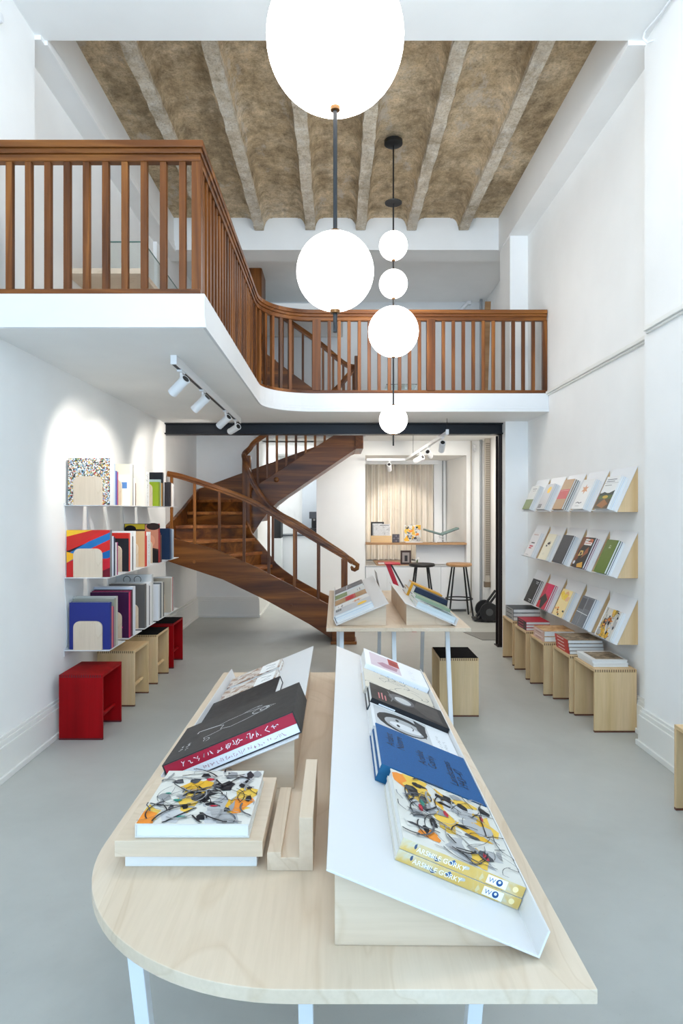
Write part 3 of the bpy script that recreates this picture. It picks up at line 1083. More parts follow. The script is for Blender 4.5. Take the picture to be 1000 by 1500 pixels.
book('upper bright blue cloth book with dark lettering across its cover', w, h, t, BLUE, SR.frame(0.004, 1.640, t + .001, w), blue_art, bsa, group=G1, spine_mat=BSP)
w, h, t = 0.24, 0.285, 0.032
face = [('rect', 0.012, 0.085, w - 0.012, h - 0.01, (196, 196, 196)), ('ell', 0.12, 0.18, 0.085, 0.088, (40, 40, 42)), ('ell', 0.11, 0.172, 0.062, 0.07, (170, 170, 170)), ('ell', 0.10, 0.17, 0.03, 0.055, (214, 214, 214)),
        ('poly', [(0.07, 0.1), (0.2, 0.09), (0.225, 0.13), (0.13, 0.125)], (60, 60, 62)), ('ell', 0.095, 0.195, 0.012, 0.006, (40, 40, 40)), ('ell', 0.145, 0.195, 0.012, 0.006, (40, 40, 40)), ('stroke', [(0.1, 0.145), (0.12, 0.14), (0.14, 0.146)], 0.004, (80, 80, 80))]
face += scribble(random.Random(3), 0.03, 0.05, 0.15, 0.05, 0.012, (120, 120, 120), 0.001) + scribble(random.Random(4), 0.03, 0.03, 0.12, 0.03, 0.012, (120, 120, 120), 0.001)
book('white book with a grey portrait photograph beside the blue cloth books', w, h, t, (226, 226, 226), SR.frame(0.004, 1.972, 0, w), face, group=G1)
w, h, t = 0.20, 0.285, 0.0235
dark = [('ell', 0.12, 0.165, 0.055, 0.05, (96, 96, 98)), ('ell', 0.115, 0.16, 0.035, 0.032, (190, 190, 188)), ('poly', [(0.02, 0.02), (0.18, 0.02), (0.18, 0.1), (0.09, 0.12), (0.03, 0.08)], (70, 66, 64)), ('stroke', [(0.05, 0.21), (0.1, 0.2), (0.17, 0.215)], 0.004, (120, 120, 120)),
        ('text', 'Memoir', 0.03, h - 0.03, 0.018, (190, 60, 70)) if False else ('stroke', [(0.03, h - 0.03), (0.10, h - 0.03)], 0.005, (200, 120, 120)), ('stroke', [(0.03, h - 0.042), (0.11, h - 0.042)], 0.005, (200, 120, 120)), ('stroke', [(0.03, h - 0.054), (0.09, h - 0.054)], 0.005, (200, 120, 120))]
DSP = plain(28, 50, 66, 0.5, name='slate_spine')
book('lower of two dark books with slate-blue spines on the white tray', w, h, t, (34, 32, 34), SR.frame(0.004, 2.214, 0, w), (), [('stroke', [(.03, .011), (.09, .011)], .005, (200, 205, 210))], group=G1, spine_mat=DSP)
book('upper dark book with a pale oval photograph on its cover', w, h, t, (34, 32, 34), SR.frame(0.004, 2.214, t + .001, w), dark, [('stroke', [(.03, .011), (.09, .011)], .005, (220, 220, 220))], group=G1)
w, h, t = 0.285, 0.29, 0.028
dr = []
rnd = random.Random(8)
for i in range(16):
    x, y = rnd.uniform(0.03, .24), rnd.uniform(0.03, .24); a = rnd.uniform(0, 6); pts = []
    for s in range(10):
        pts.append((x, y)); x += math.cos(a) * .009; y += math.sin(a) * .009; a += rnd.uniform(-.2, .7)
    dr.append(('stroke', pts, 0.002, (60, 58, 56)))
book('beige book with a loose ink line drawing on its cover', w, h, t, (214, 205, 188), SR.frame(0.006, 2.419, 0, w), clipped(dr, w, h), group=G1, pages=PAGEG)
w, h, t = 0.30, 0.285, 0.046
wp = [('rect', 0.03, 0.12, 0.27, 0.26, (214, 196, 204)), ('poly', [(0.07, 0.14), (0.13, 0.13), (0.15, 0.2), (0.1, 0.23), (0.06, 0.2)], (176, 130, 146)), ('rect', 0.15, 0.12, 0.27, 0.17, (172, 54, 50)), ('ell', 0.2, 0.145, 0.03, 0.018, (150, 38, 40))]
wp += scribble(random.Random(5), 0.04, 0.05, 0.24, 0.05, 0.03, (200, 200, 205), 0.0015)
book('thick white book with a pink and red picture at the far end of the tray', w, h, t, (240, 240, 242), SR.frame(0.006, 2.715, 0, w), wp, scribble(random.Random(6), h - .04, .03, .04, .03, .018, (90, 140, 190), 0.0016), group=G1)

# ---- slipcase and dark books on the other tray
G2 = 'dark books on the maple wedge of the front table'
wl, hl = 0.317, 0.405
box = thing('slipcase', 'large black slipcase box with white line figure and red spine tilted on the tray', 'book box', mat=SL.frame(0.004, 1.85, 0, wl))
BOXC = plain(46, 42, 40, 0.55, name='black_box_card')
T0 = 0.066
mb = MB()
pt = 0.003
mb.box((0, 0, 0), (wl, hl, pt), BOXC); mb.box((0, 0, T0 - pt), (wl, hl, T0), BOXC); mb.box((0, 0, pt), (wl, pt, T0 - pt), BOXC); mb.box((0, hl - pt, pt), (wl, hl, T0 - pt), BOXC); mb.box((0, pt, pt), (pt, hl - pt, T0 - pt), BOXC)
WL = (232, 232, 230)
fig = []
def ringpts(cx, cy, rx, ry, a0=0, a1=360, n=16):
    return [(cx + rx * math.cos(R(a0 + (a1 - a0) * i / n)), cy + ry * math.sin(R(a0 + (a1 - a0) * i / n))) for i in range(n + 1)]
fig.append(('stroke', ringpts(0.15, 0.285, 0.022, 0.028), 0.0022, WL)); fig.append(('stroke', ringpts(0.15, 0.295, 0.012, 0.012), 0.0028, WL)); fig.append(('stroke', [(0.14, 0.31), (0.15, 0.335), (0.16, 0.31)], 0.002, WL))
fig.append(('stroke', [(0.128, 0.28), (0.115, 0.23), (0.12, 0.17), (0.135, 0.14)], 0.0022, WL)); fig.append(('stroke', [(0.172, 0.28), (0.19, 0.24), (0.2, 0.19)], 0.0022, WL))
fig.append(('stroke', [(0.135, 0.14), (0.15, 0.16), (0.18, 0.155), (0.2, 0.19)], 0.002, WL)); fig.append(('stroke', [(0.11, 0.225), (0.1, 0.25), (0.098, 0.275)], 0.0022, WL)); fig.append(('stroke', [(0.098, 0.275), (0.105, 0.285), (0.11, 0.268)], 0.002, WL))
fig.append(('stroke', [(0.135, 0.14), (0.12, 0.09), (0.115, 0.07), (0.13, 0.068)], 0.004, WL)); fig.append(('stroke', [(0.19, 0.16), (0.2, 0.13), (0.205, 0.105), (0.22, 0.11)], 0.0022, WL)); fig.append(('stroke', ringpts(0.235, 0.12, 0.012, 0.009, 0, 300), 0.0018, WL))
fig += scribble(random.Random(2), 0.20, 0.05, 0.26, 0.05, 0.016, WL, 0.0022) + scribble(random.Random(9), 0.205, 0.032, 0.25, 0.032, 0.014, WL, 0.002)
for i, it in enumerate(fig):
    put(mb, it, lambda u, v, z: (u, v, z), T0 + 0.0002 + 0.00003 * i)
mb.build('case', box, world=False)
RSP = plain(172, 14, 50, 0.5, name='crimson_spine')
mb = MB(); mb.box((pt + .001, pt + .001, 0.030), (wl - 0.001, hl - pt - .001, T0 - pt - .0005), RSP)
fxs = lambda u, v, z: (wl - 0.001 + z, u, v)
for it in scribble(random.Random(12), hl - 0.05, 0.056, 0.05, 0.056, 0.019, (250, 235, 238), 0.0022): put(mb, it, fxs, 0.0003)
o = mb.build('volume', box, world=False); o['label'] = 'crimson volume with white handwriting on its spine'
mb = MB(); mb.box((pt + .001, pt + .001, pt + .0005), (wl - 0.001, hl - pt - .001, 0.0295), plain(236, 236, 238, 0.5))
for it in scribble(random.Random(13), hl - 0.04, 0.022, 0.04, 0.022, 0.013, (170, 90, 110), 0.0012): put(mb, it, fxs, 0.0003)
o = mb.build('volume', box, world=False); o['label'] = 'white volume with fine red handwriting on its spine'
w, h, t = 0.30, 0.285, 0.03
book('plain black book behind the slipcase box', w, h, t, (30, 30, 32), SL.frame(0.004, 2.26, 0, w), (), group=G2)
w, h, t = 0.16, 0.245, 0.02
BRN = speckle('brown_photo', [(0.2, rgb(60, 44, 36)), (0.4, rgb(150, 110, 80)), (0.55, rgb(220, 214, 206)), (0.7, rgb(120, 70, 46)), (0.9, rgb(230, 225, 220))], 18, 'noise')
book('brown and white picture book next to the plain black book', w, h, t, BRN, SL.frame(0.012, 2.60, 0, w), (('rect', 0.01, 0.15, 0.15, 0.235, (238, 236, 232)), ('stroke', [(0.04, 0.17), (0.07, 0.22), (0.11, 0.18), (0.12, 0.22)], 0.005, INK)), group=G2)
book('brown and white picture book at the far end of the slipcase tray', w, h, t, BRN, SL.frame(0.012, 2.80, 0, w), (('rect', 0.01, 0.15, 0.15, 0.235, (238, 236, 232)), ('stroke', [(0.04, 0.17), (0.07, 0.22), (0.11, 0.18), (0.12, 0.22)], 0.005, INK)), group=G2)

# ---- plinth with book, U-shaped rest
pl = thing('book_plinth', 'flat two-tier maple plinth carrying one art book on the front table', 'book stand', (-0.32, 1.6, 0.75))
m = MB(); m.box((-0.474, 1.458, 0.7502), (-0.178, 1.76, 0.781), plain(238, 236, 230, 0.5)); m.build('foot_block', pl, bevel=0.001)
m = MB(); m.box((-0.492, 1.44, 0.781), (-0.163, 1.785, 0.8165), maple('x')); m.build('top_plate', pl, bevel=0.0012)
W2, H2, T2 = 0.256, 0.297, 0.031
book('abstract art book lying flat on the two-tier maple plinth', W2, H2, T2, CREAM, frame((-0.450, 1.452, 0.8175), (1, 0, 0), (0, 1, 0), (0, 0, 1)), abstract_art(31, W2, H2, 84), group=G1)
ur = thing('book_rest', 'U-shaped maple book rest with one tall side', 'book stand', (-0.10, 1.6, 0.75))
m = MB(); m.prism([(-0.153, 0.7502), (-0.051, 0.7502), (-0.051, 0.868), (-0.082, 0.868), (-0.082, 0.779), (-0.122, 0.779), (-0.122, 0.791), (-0.153, 0.791)], 'y', 1.44, 1.78, maple('y')); m.build('cradle', ur, bevel=0.001)

# ---- books on the far table
G3 = 'books on the back table trays'
GREYC = (198, 198, 200)
def wallart(k, w, h):
    if k == 'landscape':
        return [('rect', 0, 0, w, h * .48, (74, 60, 30)), ('rect', 0, h * .3, w, h * .48, (70, 92, 40)), ('poly', [(0, h * .45), (w * .3, h * .52), (w * .6, h * .46), (w, h * .56), (w, h * .42), (0, h * .4)], (44, 58, 52)), ('poly', [(w * .1, h * .1), (w * .5, h * .3), (w * .9, h * .14), (w * .6, h * .02)], (150, 92, 36)), ('ell', w * .5, h * .36, w * .2, h * .05, (196, 160, 50)),
                ('stroke', [(w * .12, h * .9), (w * .8, h * .9)], .006, (110, 110, 112)), ('stroke', [(w * .12, h * .84), (w * .7, h * .84)], .006, (130, 130, 132)), ('stroke', [(w * .12, h * .72), (w * .6, h * .72)], .005, (130, 130, 132)), ('rect', 0, h * .78, w, h * .8, (200, 200, 198))]
    if k == 'leaf':
        return [('poly', [(w * .5 + w * .3 * (1 if i % 2 else .45) * math.cos(i * .524), h * .66 + h * .17 * (1 if i % 2 else .45) * math.sin(i * .524)) for i in range(12)], (206, 146, 104)), ('stroke', [(w * .2, h * .2), (w * .35, h * .23), (w * .5, h * .19), (w * .7, h * .22)], .008, (80, 80, 84)), ('stroke', [(w * .25, h * .1), (w * .6, h * .1)], .004, (150, 150, 152))]
    if k == 'kraft':
        return [('rect', 0, h * .34, w * .97, h * .66, (188, 20, 34)), ('stroke', [(w * .05, h * .62), (w * .9, h * .62)], .003, (220, 150, 150))]
    if k == 'yellowblob':
        return [('ell', w * .62, h * .76, w * .2, h * .13, (244, 196, 40)), ('rect', w * .1, h * .05, w * .5, h * .2, (104, 104, 106)), ('stroke', [(w * .12, h * .15), (w * .48, h * .15)], .006, (150, 150, 150)), ('stroke', [(w * .12, h * .1), (w * .4, h * .1)], .006, (150, 150, 150))]
    if k == 'greenlow':
        return [('rect', 0, 0, w, h * .42, (126, 142, 92)), ('stroke', [(w * .3, h * .86), (w * .85, h * .86)], .009, (140, 140, 140)), ('stroke', [(w * .4, h * .78), (w * .85, h * .78)], .006, (150, 150, 150))]
    if k == 'emblem':
        return [('stroke', ringpts(w * .5, h * .8, w * .07, h * .03), .003, (214, 220, 190)), ('stroke', [(w * .4, h * .75), (w * .6, h * .75)], .003, (214, 220, 190))]
    if k == 'gold':
        return [('poly', [(0, 0), (w * .3, h * .3), (w * .1, h * .5), (w * .5, h), (0, h)], (120, 66, 36)), ('poly', [(w * .4, h * .1), (w * .8, h * .2), (w * .95, h * .02), (w * .5, 0)], (214, 160, 60)), ('poly', [(w * .2, h * .35), (w * .55, h * .42), (w * .5, h * .55), (w * .25, h * .55)], (222, 190, 110)), ('poly', [(w * .3, h * .4), (w * .45, h * .42), (w * .42, h * .5), (w * .3, h * .5)], (60, 40, 26)), ('rect', w * .3, h * .74, w * .92, h * .94, (232, 226, 222)), ('poly', [(w * .55, h * .84), (w * .92, h * .84), (w * .92, h * .94), (w * .7, h * .96)], (214, 110, 70)), ('poly', [(w * .5, h * .3), (w * .9, h * .5), (w * .8, h * .7), (w * .65, h * .6)], (150, 80, 40)), ('ell', w * .12, h * .14, w * .09, h * .06, (226, 226, 230)),
                ('stroke', [(w * .34, h * .88), (w * .85, h * .88)], .006, (60, 50, 50)), ('stroke', [(w * .34, h * .8), (w * .85, h * .8)], .006, (190, 90, 70))]
    if k == 'splat':
        r = random.Random(7)
        return [blob(r, w * .5, h * .62, w * .16, h * .05, INK, 11, .6), blob(r, w * .38, h * .53, w * .1, h * .06, INK, 9, .6), ('stroke', [(w * .6, h * .72), (w * .7, h * .66), (w * .65, h * .55)], .008, INK), ('stroke', ringpts(w * .4, h * .22, w * .1, h * .03), .0016, GRY)]
    if k == 'redtext':
        return [('stroke', [(w * .2, h * .9), (w * .8, h * .9)], .012, (212, 190, 186)), ('stroke', [(w * .3, h * .56), (w * .75, h * .56)], .012, (70, 70, 76)), ('stroke', [(w * .25, h * .42), (w * .7, h * .42)], .014, (206, 70, 80)), ('stroke', [(w * .25, h * .34), (w * .6, h * .34)], .012, (206, 70, 80)), ('stroke', [(w * .2, h * .06), (w * .6, h * .06)], .004, (150, 150, 150))]
    if k == 'window':
        return [('stroke', [(w * .5, h * .02), (w * .5, h * .98)], .003, (176, 178, 182)), ('stroke', [(w * .02, h * .45), (w * .98, h * .42)], .005, (226, 228, 230)), ('stroke', [(w * .3, 0), (w * .45, h)], .002, (150, 152, 156)), ('rect', w * .55, h * .6, w * .96, h * .95, (96, 98, 104)), ('rect', w * .05, h * .55, w * .45, h * .92, (82, 84, 90))]
    if k == 'pink':
        return [('poly', [(0, 0), (w * .6, 0), (w * .9, h * .4), (w * .4, h * .6), (0, h * .3)], (30, 18, 24)), ('poly', [(0, 0), (w * .4, 0), (w * .2, h * .3), (0, h * .25)], (206, 30, 50)), ('poly', [(w * .4, h * .6), (w, h * .5), (w, h), (w * .3, h)], (214, 20, 84))]
    if k == 'blacktext':
        return [('stroke', [(w * .55, h * .9), (w * .9, h * .9)], .006, (200, 200, 204)), ('stroke', [(w * .6, h * .84), (w * .9, h * .84)], .006, (180, 180, 190)), ('stroke', [(w * .55, h * .14), (w * .9, h * .14)], .008, (214, 214, 216)), ('stroke', [(w * .6, h * .07), (w * .85, h * .07)], .006, (190, 190, 192))]
    if k == 'yellow':
        r = random.Random(21)
        it = [blob(r, w * r.uniform(.1, .9), h * r.uniform(.4, .98), w * .2, h * .1, c, 10, .4) for c in ((244, 206, 60), (246, 214, 90), (236, 180, 120), (244, 206, 60), (240, 190, 140))]
        it += [blob(r, w * r.uniform(.1, .9), h * r.uniform(.05, .4), w * .08, h * .04, c, 8, .4) for c in (INK, ORG, (110, 50, 40), ORG, INK, (200, 120, 40))]
        return clipped(it, w, h)
    if k == 'ink':
        return abstract_art(77, w, h, 34)
    return []
def pile(S_, d0, w, h, specs, u=0.004, group=G3):
    lift = 0
    for label, c, t, art, sp, pg in specs:
        book(label, w, h, t, c, S_.frame(u, d0, lift, w), wallart(art, w, h) if isinstance(art, str) else art, group=group, spine_mat=sp, pages=pg)
        lift += t + 0.0008
OFFW, PALEB = (232, 232, 230), (206, 218, 228)
pile(FL, 4.54, 0.26, 0.285, [('bottom white book under the yellow-blob grey book on the back table', OFFW, .016, '', None, None), ('pale blue book directly under the yellow-blob grey book, back table', PALEB, .016, '', None, None), ('grey book with a yellow blob on its cover on the back table', GREYC, .018, 'yellowblob', None, None)])
pile(FL, 4.86, 0.24, 0.275, [('white book lying under the leaf-motif book on the back table', OFFW, .016, '', None, None), ('white book with a brown leaf motif on the back table', (228, 226, 222), .018, 'leaf', None, None)])
pile(FL, 5.14, 0.25, 0.27, [('black book under the kraft brown book on the back table', (34, 34, 36), .018, '', None, None), ('kraft brown book with a red band on the back table', (176, 138, 96), .018, 'kraft', None, None)])
pile(FL, 5.46, 0.26, 0.265, [('white book under the green and grey book on the back table', OFFW, .018, '', None, None), ('pale grey book with a green lower part on the back table', (220, 220, 216), .016, 'greenlow', None, None)])
pile(FL, 5.82, 0.30, 0.27, [('white book at the stair end of the back table tray', OFFW, .018, '', None, None), ('dark grey photo book at the stair end of the back table tray', (120, 112, 112), .02, 'window', None, None)])
SAGE = (150, 168, 140)
pile(FR, 4.53, 0.24, 0.29, [('pale grey book beneath the teal and black picture book', (206, 214, 216), .02, '', None, None), ('teal, black and white picture book on the back table', (196, 206, 208), .02, [('poly', [(.02, .02), (.2, .03), (.16, .1), (.05, .2)], (90, 124, 130)), ('poly', [(.1, .12), (.22, .05), (.2, .2), (.14, .27)], (32, 40, 44)), ('stroke', [(.03, .24), (.12, .2), (.2, .25)], .01, (120, 150, 160))], plain(196, 206, 208, .5), None)])
pile(FR, 4.79, 0.20, 0.28, [('lower of two sage green books on the back table', SAGE, .03, '', None, None), ('upper of two sage green books on the back table', SAGE, .03, '', None, None)])
pile(FR, 5.01, 0.17, 0.27, [('pale book underneath the thick navy book', (214, 212, 206), .035, '', None, None), ('thick navy book with a silver script on its spine', (38, 46, 66), .065, [('stroke', [(.05, .1), (.08, .14), (.05, .18), (.1, .2)], .005, (160, 168, 180))], None, None)])
pile(FR, 5.20, 0.18, 0.27, [('lower of two ochre yellow books on the back table', (212, 152, 40), .055, '', None, None), ('upper of two ochre yellow books on the back table', (218, 158, 44), .055, '', None, None)], u=0.02)
pile(FR, 5.42, 0.16, 0.25, [('dark brown book behind the ochre yellow books', (60, 42, 34), .03, '', None, None), ('tan book lying over the dark brown book behind the ochre ones', (190, 160, 110), .02, '', None, None)], u=0.03)
# leaning clear sheet and red book on an easel at the end of the back table
ac = thing('paper_sheet', 'thin white sheet standing upright between the back table trays', 'sheet', (0.43, 5.9, 0.75))
m = MB(); m.prism([(0.41, 0.754), (0.413, 0.754), (0.372, 0.985), (0.369, 0.985)], 'y', 5.85, 6.25, plain(228, 226, 222, 0.5)); m.build('panel', ac)
m = MB(); m.box((0.36, 5.85, 0.7503), (0.46, 6.25, 0.757), maple('y')); m.build('foot_board', ac)
# ================================================================== STOOLS
def stool(label, mat, felt, loc, group, mats=None):
    """0.295 (x) by 0.39 (y), open along x, 0.44 high"""
    t = thing('stool', label, 'stool', loc, group)
    W, D, H, k = 0.295, 0.392, 0.44, 0.019
    m = MB(); m.box((0, 0, 0.012), (W, k, H - 0.0195), mat); m.build('side_panel', t, world=False, bevel=0.0015)
    m = MB(); m.box((0, D - k, 0.012), (W, D, H - 0.0195), mat); m.build('side_panel', t, world=False, bevel=0.0015)
    m = MB(); m.box((0, 0, H - 0.019), (W, D, H), mats or mat)
    m.build('seat', t, world=False, bevel=0.0015)
    dk = plain(120, 92, 62, 0.6) if mat is not RED_L else plain(96, 8, 16, 0.6)
    m = MB()
    for yy, s in ((-0.0004, -1), (D + 0.0004, 1)):
        m = MB()
        for i in range(18):
            x0 = 0.004 + i * (W - 0.008) / 18
            m.box((x0, min(yy, yy - s * .002), H - 0.019), (x0 + 0.0075, max(yy, yy - s * .002), H - 0.0008), dk)
        m.build('finger_joints', t, world=False)
    m = MB(); m.tube([(W - 0.05, k + .001, 0.13), (W - 0.05, D - k - .001, 0.13)], 0.013, mat, 12); m.build('rung', t, world=False, smooth=True)
    rd = plain(96, 54, 34, 0.6) if mat is not RED_L else plain(90, 10, 18, 0.6)
    for y in (0, D - k):
        m = MB(); m.box((0.0, y, 0), (W, y + k, 0.0118), rd); m.build('foot_runner', t, world=False)
    if felt:
        m = MB(); m.box((0.004, 0.004, H), (W - 0.004, D - 0.004, H + 0.003), FELT); o = m.build('felt_pad', t, world=False); o['label'] = 'black felt pad'
    return t
BZ, BY = birch('z'), birch('y')
GL, GR_ = 'wooden stools along the bookshelf wall', 'stools under the slanted wall displays'
stool('red stained stool standing alone at the front under the metal shelves', RED_L, False, (-1.872, 4.382, 0), GL, RED_L)
stool('natural birch stool without a pad, just behind the front red stool', BZ, False, (-1.888, 5.13, 0), GL, BY)
stool('natural birch stool with a black felt pad under the metal shelves', BZ, True, (-1.889, 5.79, 0), GL, BY)
stool('red stool with a black felt pad next to the staircase', RED_L, True, (-1.89, 6.364, 0), GL, RED_L)
stool('birch stool with a black felt pad standing alone beside the front table', BZ, True, (0.778, 4.876, 0), None, BY)
stool('birch stool cut off by the picture edge beside the front pier', BZ, False, (1.756, 2.978, 0), None, BY)
rs = [(4.53, 1.805, 'carrying two white landscape-format books'), (4.955, 1.785, 'carrying a stack of red-spined books'), (5.43, 1.74, 'carrying two thick pink-spined books'), (5.945, 1.742, 'carrying crimson and black books'), (6.48, 1.765, 'carrying black books next to the steel column')]
for y, x, s in rs:
    stool('birch stool under the slanted displays ' + s, BZ, False, (x, y, 0), GR_, BY)

def flat(label, w, h, t, c, x, y, z, art=(), rot=0, spine_mat=None, pages=None, group='books stacked on the stools', spine_art=()):
    """lies flat; spine faces -X"""
    M = Matrix.Translation((x, y, z)) @ Matrix.Rotation(rot, 4, 'Z')
    return book(label, w, h, t, c, M, art, spine_art, spine_mat=spine_mat, pages=pages, group=group)
PHO = speckle('dark_photo', [(0.25, rgb(52, 44, 38)), (0.45, rgb(120, 104, 84)), (0.6, rgb(170, 150, 122)), (0.8, rgb(70, 62, 56))], 16, 'noise')
TANP = speckle('tan_photo', [(0.3, rgb(150, 104, 60)), (0.5, rgb(200, 156, 104)), (0.7, rgb(226, 196, 154))], 14, 'noise')
z = 0.4415
flat('lower white landscape-format book on the frontmost display-side stool', .25, .30, .024, (236, 235, 232), 1.825, 4.60, z)
flat('upper white landscape-format book with a brown picture on the frontmost display-side stool', .25, .30, .024, (236, 235, 232), 1.818, 4.60, z + .025, [('rect', .035, .03, .235, .27, PHO)])
for i, nm in enumerate(('bottom', 'second from bottom', 'third from bottom', 'top')):
    flat(nm + ' red-spined picture book in the stack of four on a stool', .27, .30, .026, (160, 150, 140) if i < 3 else PHO, 1.80 - .003 * i, 5.0 + .004 * i, z + .027 * i, spine_mat=plain(196, 52, 40, .5), spine_art=[('stroke', [(.05, .013), (.2, .013)], .006, (240, 220, 210))])
for i, nm in enumerate(('lower', 'upper')):
    flat(nm + ' thick book with pale pink spine and tan picture cover on a stool', .26, .29, .045, TANP, 1.755, 5.47, z + .046 * i, spine_mat=plain(214, 178, 166, .5), spine_art=[('stroke', [(.04, .03), (.25, .03)], .01, (236, 214, 206)), ('stroke', [(.06, .014), (.2, .014)], .006, (170, 120, 110))])
for i, nm in enumerate(('lower', 'middle', 'upper')):
    flat(nm + ' crimson book with a black spine in the stack beside the black books', .22, .29, .026, (176, 16, 44), 1.755, 5.99, z + .027 * i, spine_mat=plain(44, 16, 24, .5), spine_art=[('stroke', [(.04, .013), (.2, .013)], .007, (206, 60, 90))])
for i, nm in enumerate(('lower', 'middle', 'upper')):
    flat(nm + ' black box-like book in the stack by the steel column', .27, .30, .038, (26, 26, 28), 1.785, 6.53, z + .039 * i, spine_mat=plain(150, 150, 150, .5), spine_art=[('stroke', [(.04, .019), (.24, .019)], .01, (70, 70, 72))])

# ================================================================== SLANTED WALL DISPLAYS
c0 = Vector((-0.152, 0, 0)); c1 = Vector((-0.004, 0, 0.325))
upv = (c1 - c0).normalized(); nv = Vector((-upv.z, 0, upv.x))
def wedge_proto():
    t = thing('display_shelf', '', 'wall display', (0, 0, 0), 'slanted displays fixed to the wall')
    m = MB(); m.prism([(-0.0005, 0.0), (-0.146, 0.0), (-0.0005, 0.318)], 'y', 0.006, 0.394, BZ); m.build('wedge_block', t, world=False, bevel=0.001)
    a, h = c0, c1; lp = a + nv * 0.032; of = nv * 0.0018; fl = upv * 0.0018
    pf = [h + of, a + of + fl, lp + fl, lp - fl, a - of - fl, h - of]
    pf = [(min(p.x, -0.0008), p.z) for p in pf]
    m = MB(); m.prism(pf, 'y', 0, 0.40, METAL_W); m.build('tray', t, world=False)
    return t
CHAR = (60, 62, 68)
wallbooks = [
 [((232, 232, 230), 'landscape', 'landscape photo book, dark hills under a pale sky', 2), ((230, 229, 226), 'leaf', 'white book with a large orange leaf motif', 2), ((178, 140, 98), 'kraft', 'kraft brown book with a red band', 2), (GREYC, 'yellowblob', 'light grey book with a yellow blob', 2), ((216, 218, 214), 'greenlow', 'pale grey book with a green lower part', 2)],
 [((92, 114, 34), 'emblem', 'olive green book with a small white emblem', 2), ((26, 20, 18), 'gold', 'black book with brown and gold shapes and a white label', 2), (CHAR, '', 'plain charcoal book', 2), ((236, 230, 206), 'splat', 'cream book with a black ink splat', 1), ((232, 230, 230), 'redtext', 'white book with red and black lettering and a red spine', 1)],
 [(CREAM, 'ink', 'abstract ink and yellow art book', 1), ((112, 116, 122), 'window', 'slate grey photo book with pale crossing lines', 2), ((246, 222, 160), 'yellow', 'yellow and orange dabbed art book', 2), ((190, 24, 60), 'pink', 'pink, red and black book', 2), ((20, 20, 22), 'blacktext', 'black book with small white lettering', 1)],
]
SHORT = {'landscape': 'landscape photo book', 'leaf': 'orange leaf-motif book', 'kraft': 'kraft brown book with the red band', 'yellowblob': 'light grey yellow-blob book', 'greenlow': 'pale grey and green book', 'emblem': 'olive green book', 'gold': 'black and gold book', 'splat': 'cream ink-splat book', 'redtext': 'white red-lettered book', 'ink': 'abstract ink and yellow book', 'window': 'slate grey photo book', 'yellow': 'yellow and orange dabbed book', 'pink': 'pink, red and black book', 'blacktext': 'small-lettered black book'}
rowz = (1.54, 1.072, 0.603)
rown = ('top', 'middle', 'bottom')
colr = ('frontmost', 'second from the front pier', 'third from the front pier', 'fourth from the front pier', 'next to the steel column')
proto = wedge_proto()
first = True
for r in range(3):
    for k in range(5):
        y = 4.57 + 0.467 * k
        lab = 'slanted white tray with wooden wedge, %s wall row, %s' % (rown[r], colr[k])
        if first:
            w_ = proto; first = False
        else:
            w_ = dup(proto)
        w_.location = (XR, y, rowz[r]); w_['label'] = lab
        c, art, desc, nb = wallbooks[r][k]
        hb = 0.262 if r < 2 else (0.225 if k == 0 else 0.25)
        if art == 'kraft': hb = 0.285
        wb = 0.19 if art == 'emblem' else 0.24
        lift = 0.0025
        bc = [(228, 232, 236), (196, 206, 216), (238, 238, 238)]
        if art == 'kraft': bc = [(150, 150, 150), (28, 28, 30)]
        if art == 'emblem': bc = [(236, 238, 240), (40, 60, 84)]
        if art == 'gold': bc = [(236, 238, 240), (150, 40, 90)]
        if art == 'pink': bc = [(232, 224, 228), (190, 20, 90)]
        if art == 'blacktext': bc = [(30, 30, 32)]
        bn = {(228, 232, 236): 'white', (196, 206, 216): 'pale blue', (238, 238, 238): 'white', (150, 150, 150): 'grey', (28, 28, 30): 'black', (236, 238, 240): 'white', (40, 60, 84): 'navy', (150, 40, 90): 'magenta', (232, 224, 228): 'white', (190, 20, 90): 'magenta', (30, 30, 32): 'black'}
        base_o = Vector((XR, y + 0.30, rowz[r])) + c0 + upv * 0.003
        for j in range(nb):
            cc = bc[j]; tt = 0.0165
            o = base_o + nv * lift
            book('%s book behind the %s on the wall' % (bn[cc], SHORT.get(art, 'plain charcoal book')), wb, hb, tt, cc, frame(o, (0, -1, 0), upv, nv), (), group='books on the slanted wall displays')
            lift += tt + 0.0006
        o = base_o + nv * lift
        tt = 0.016
        at = wallart(art, wb, hb)
        book('%s, %s wall display row' % (desc, rown[r]), wb, hb, tt, c, frame(o, (0, -1, 0), upv, nv), at, group='books on the slanted wall displays', spine_mat=plain(190, 30, 40, .5) if art == 'redtext' else None)

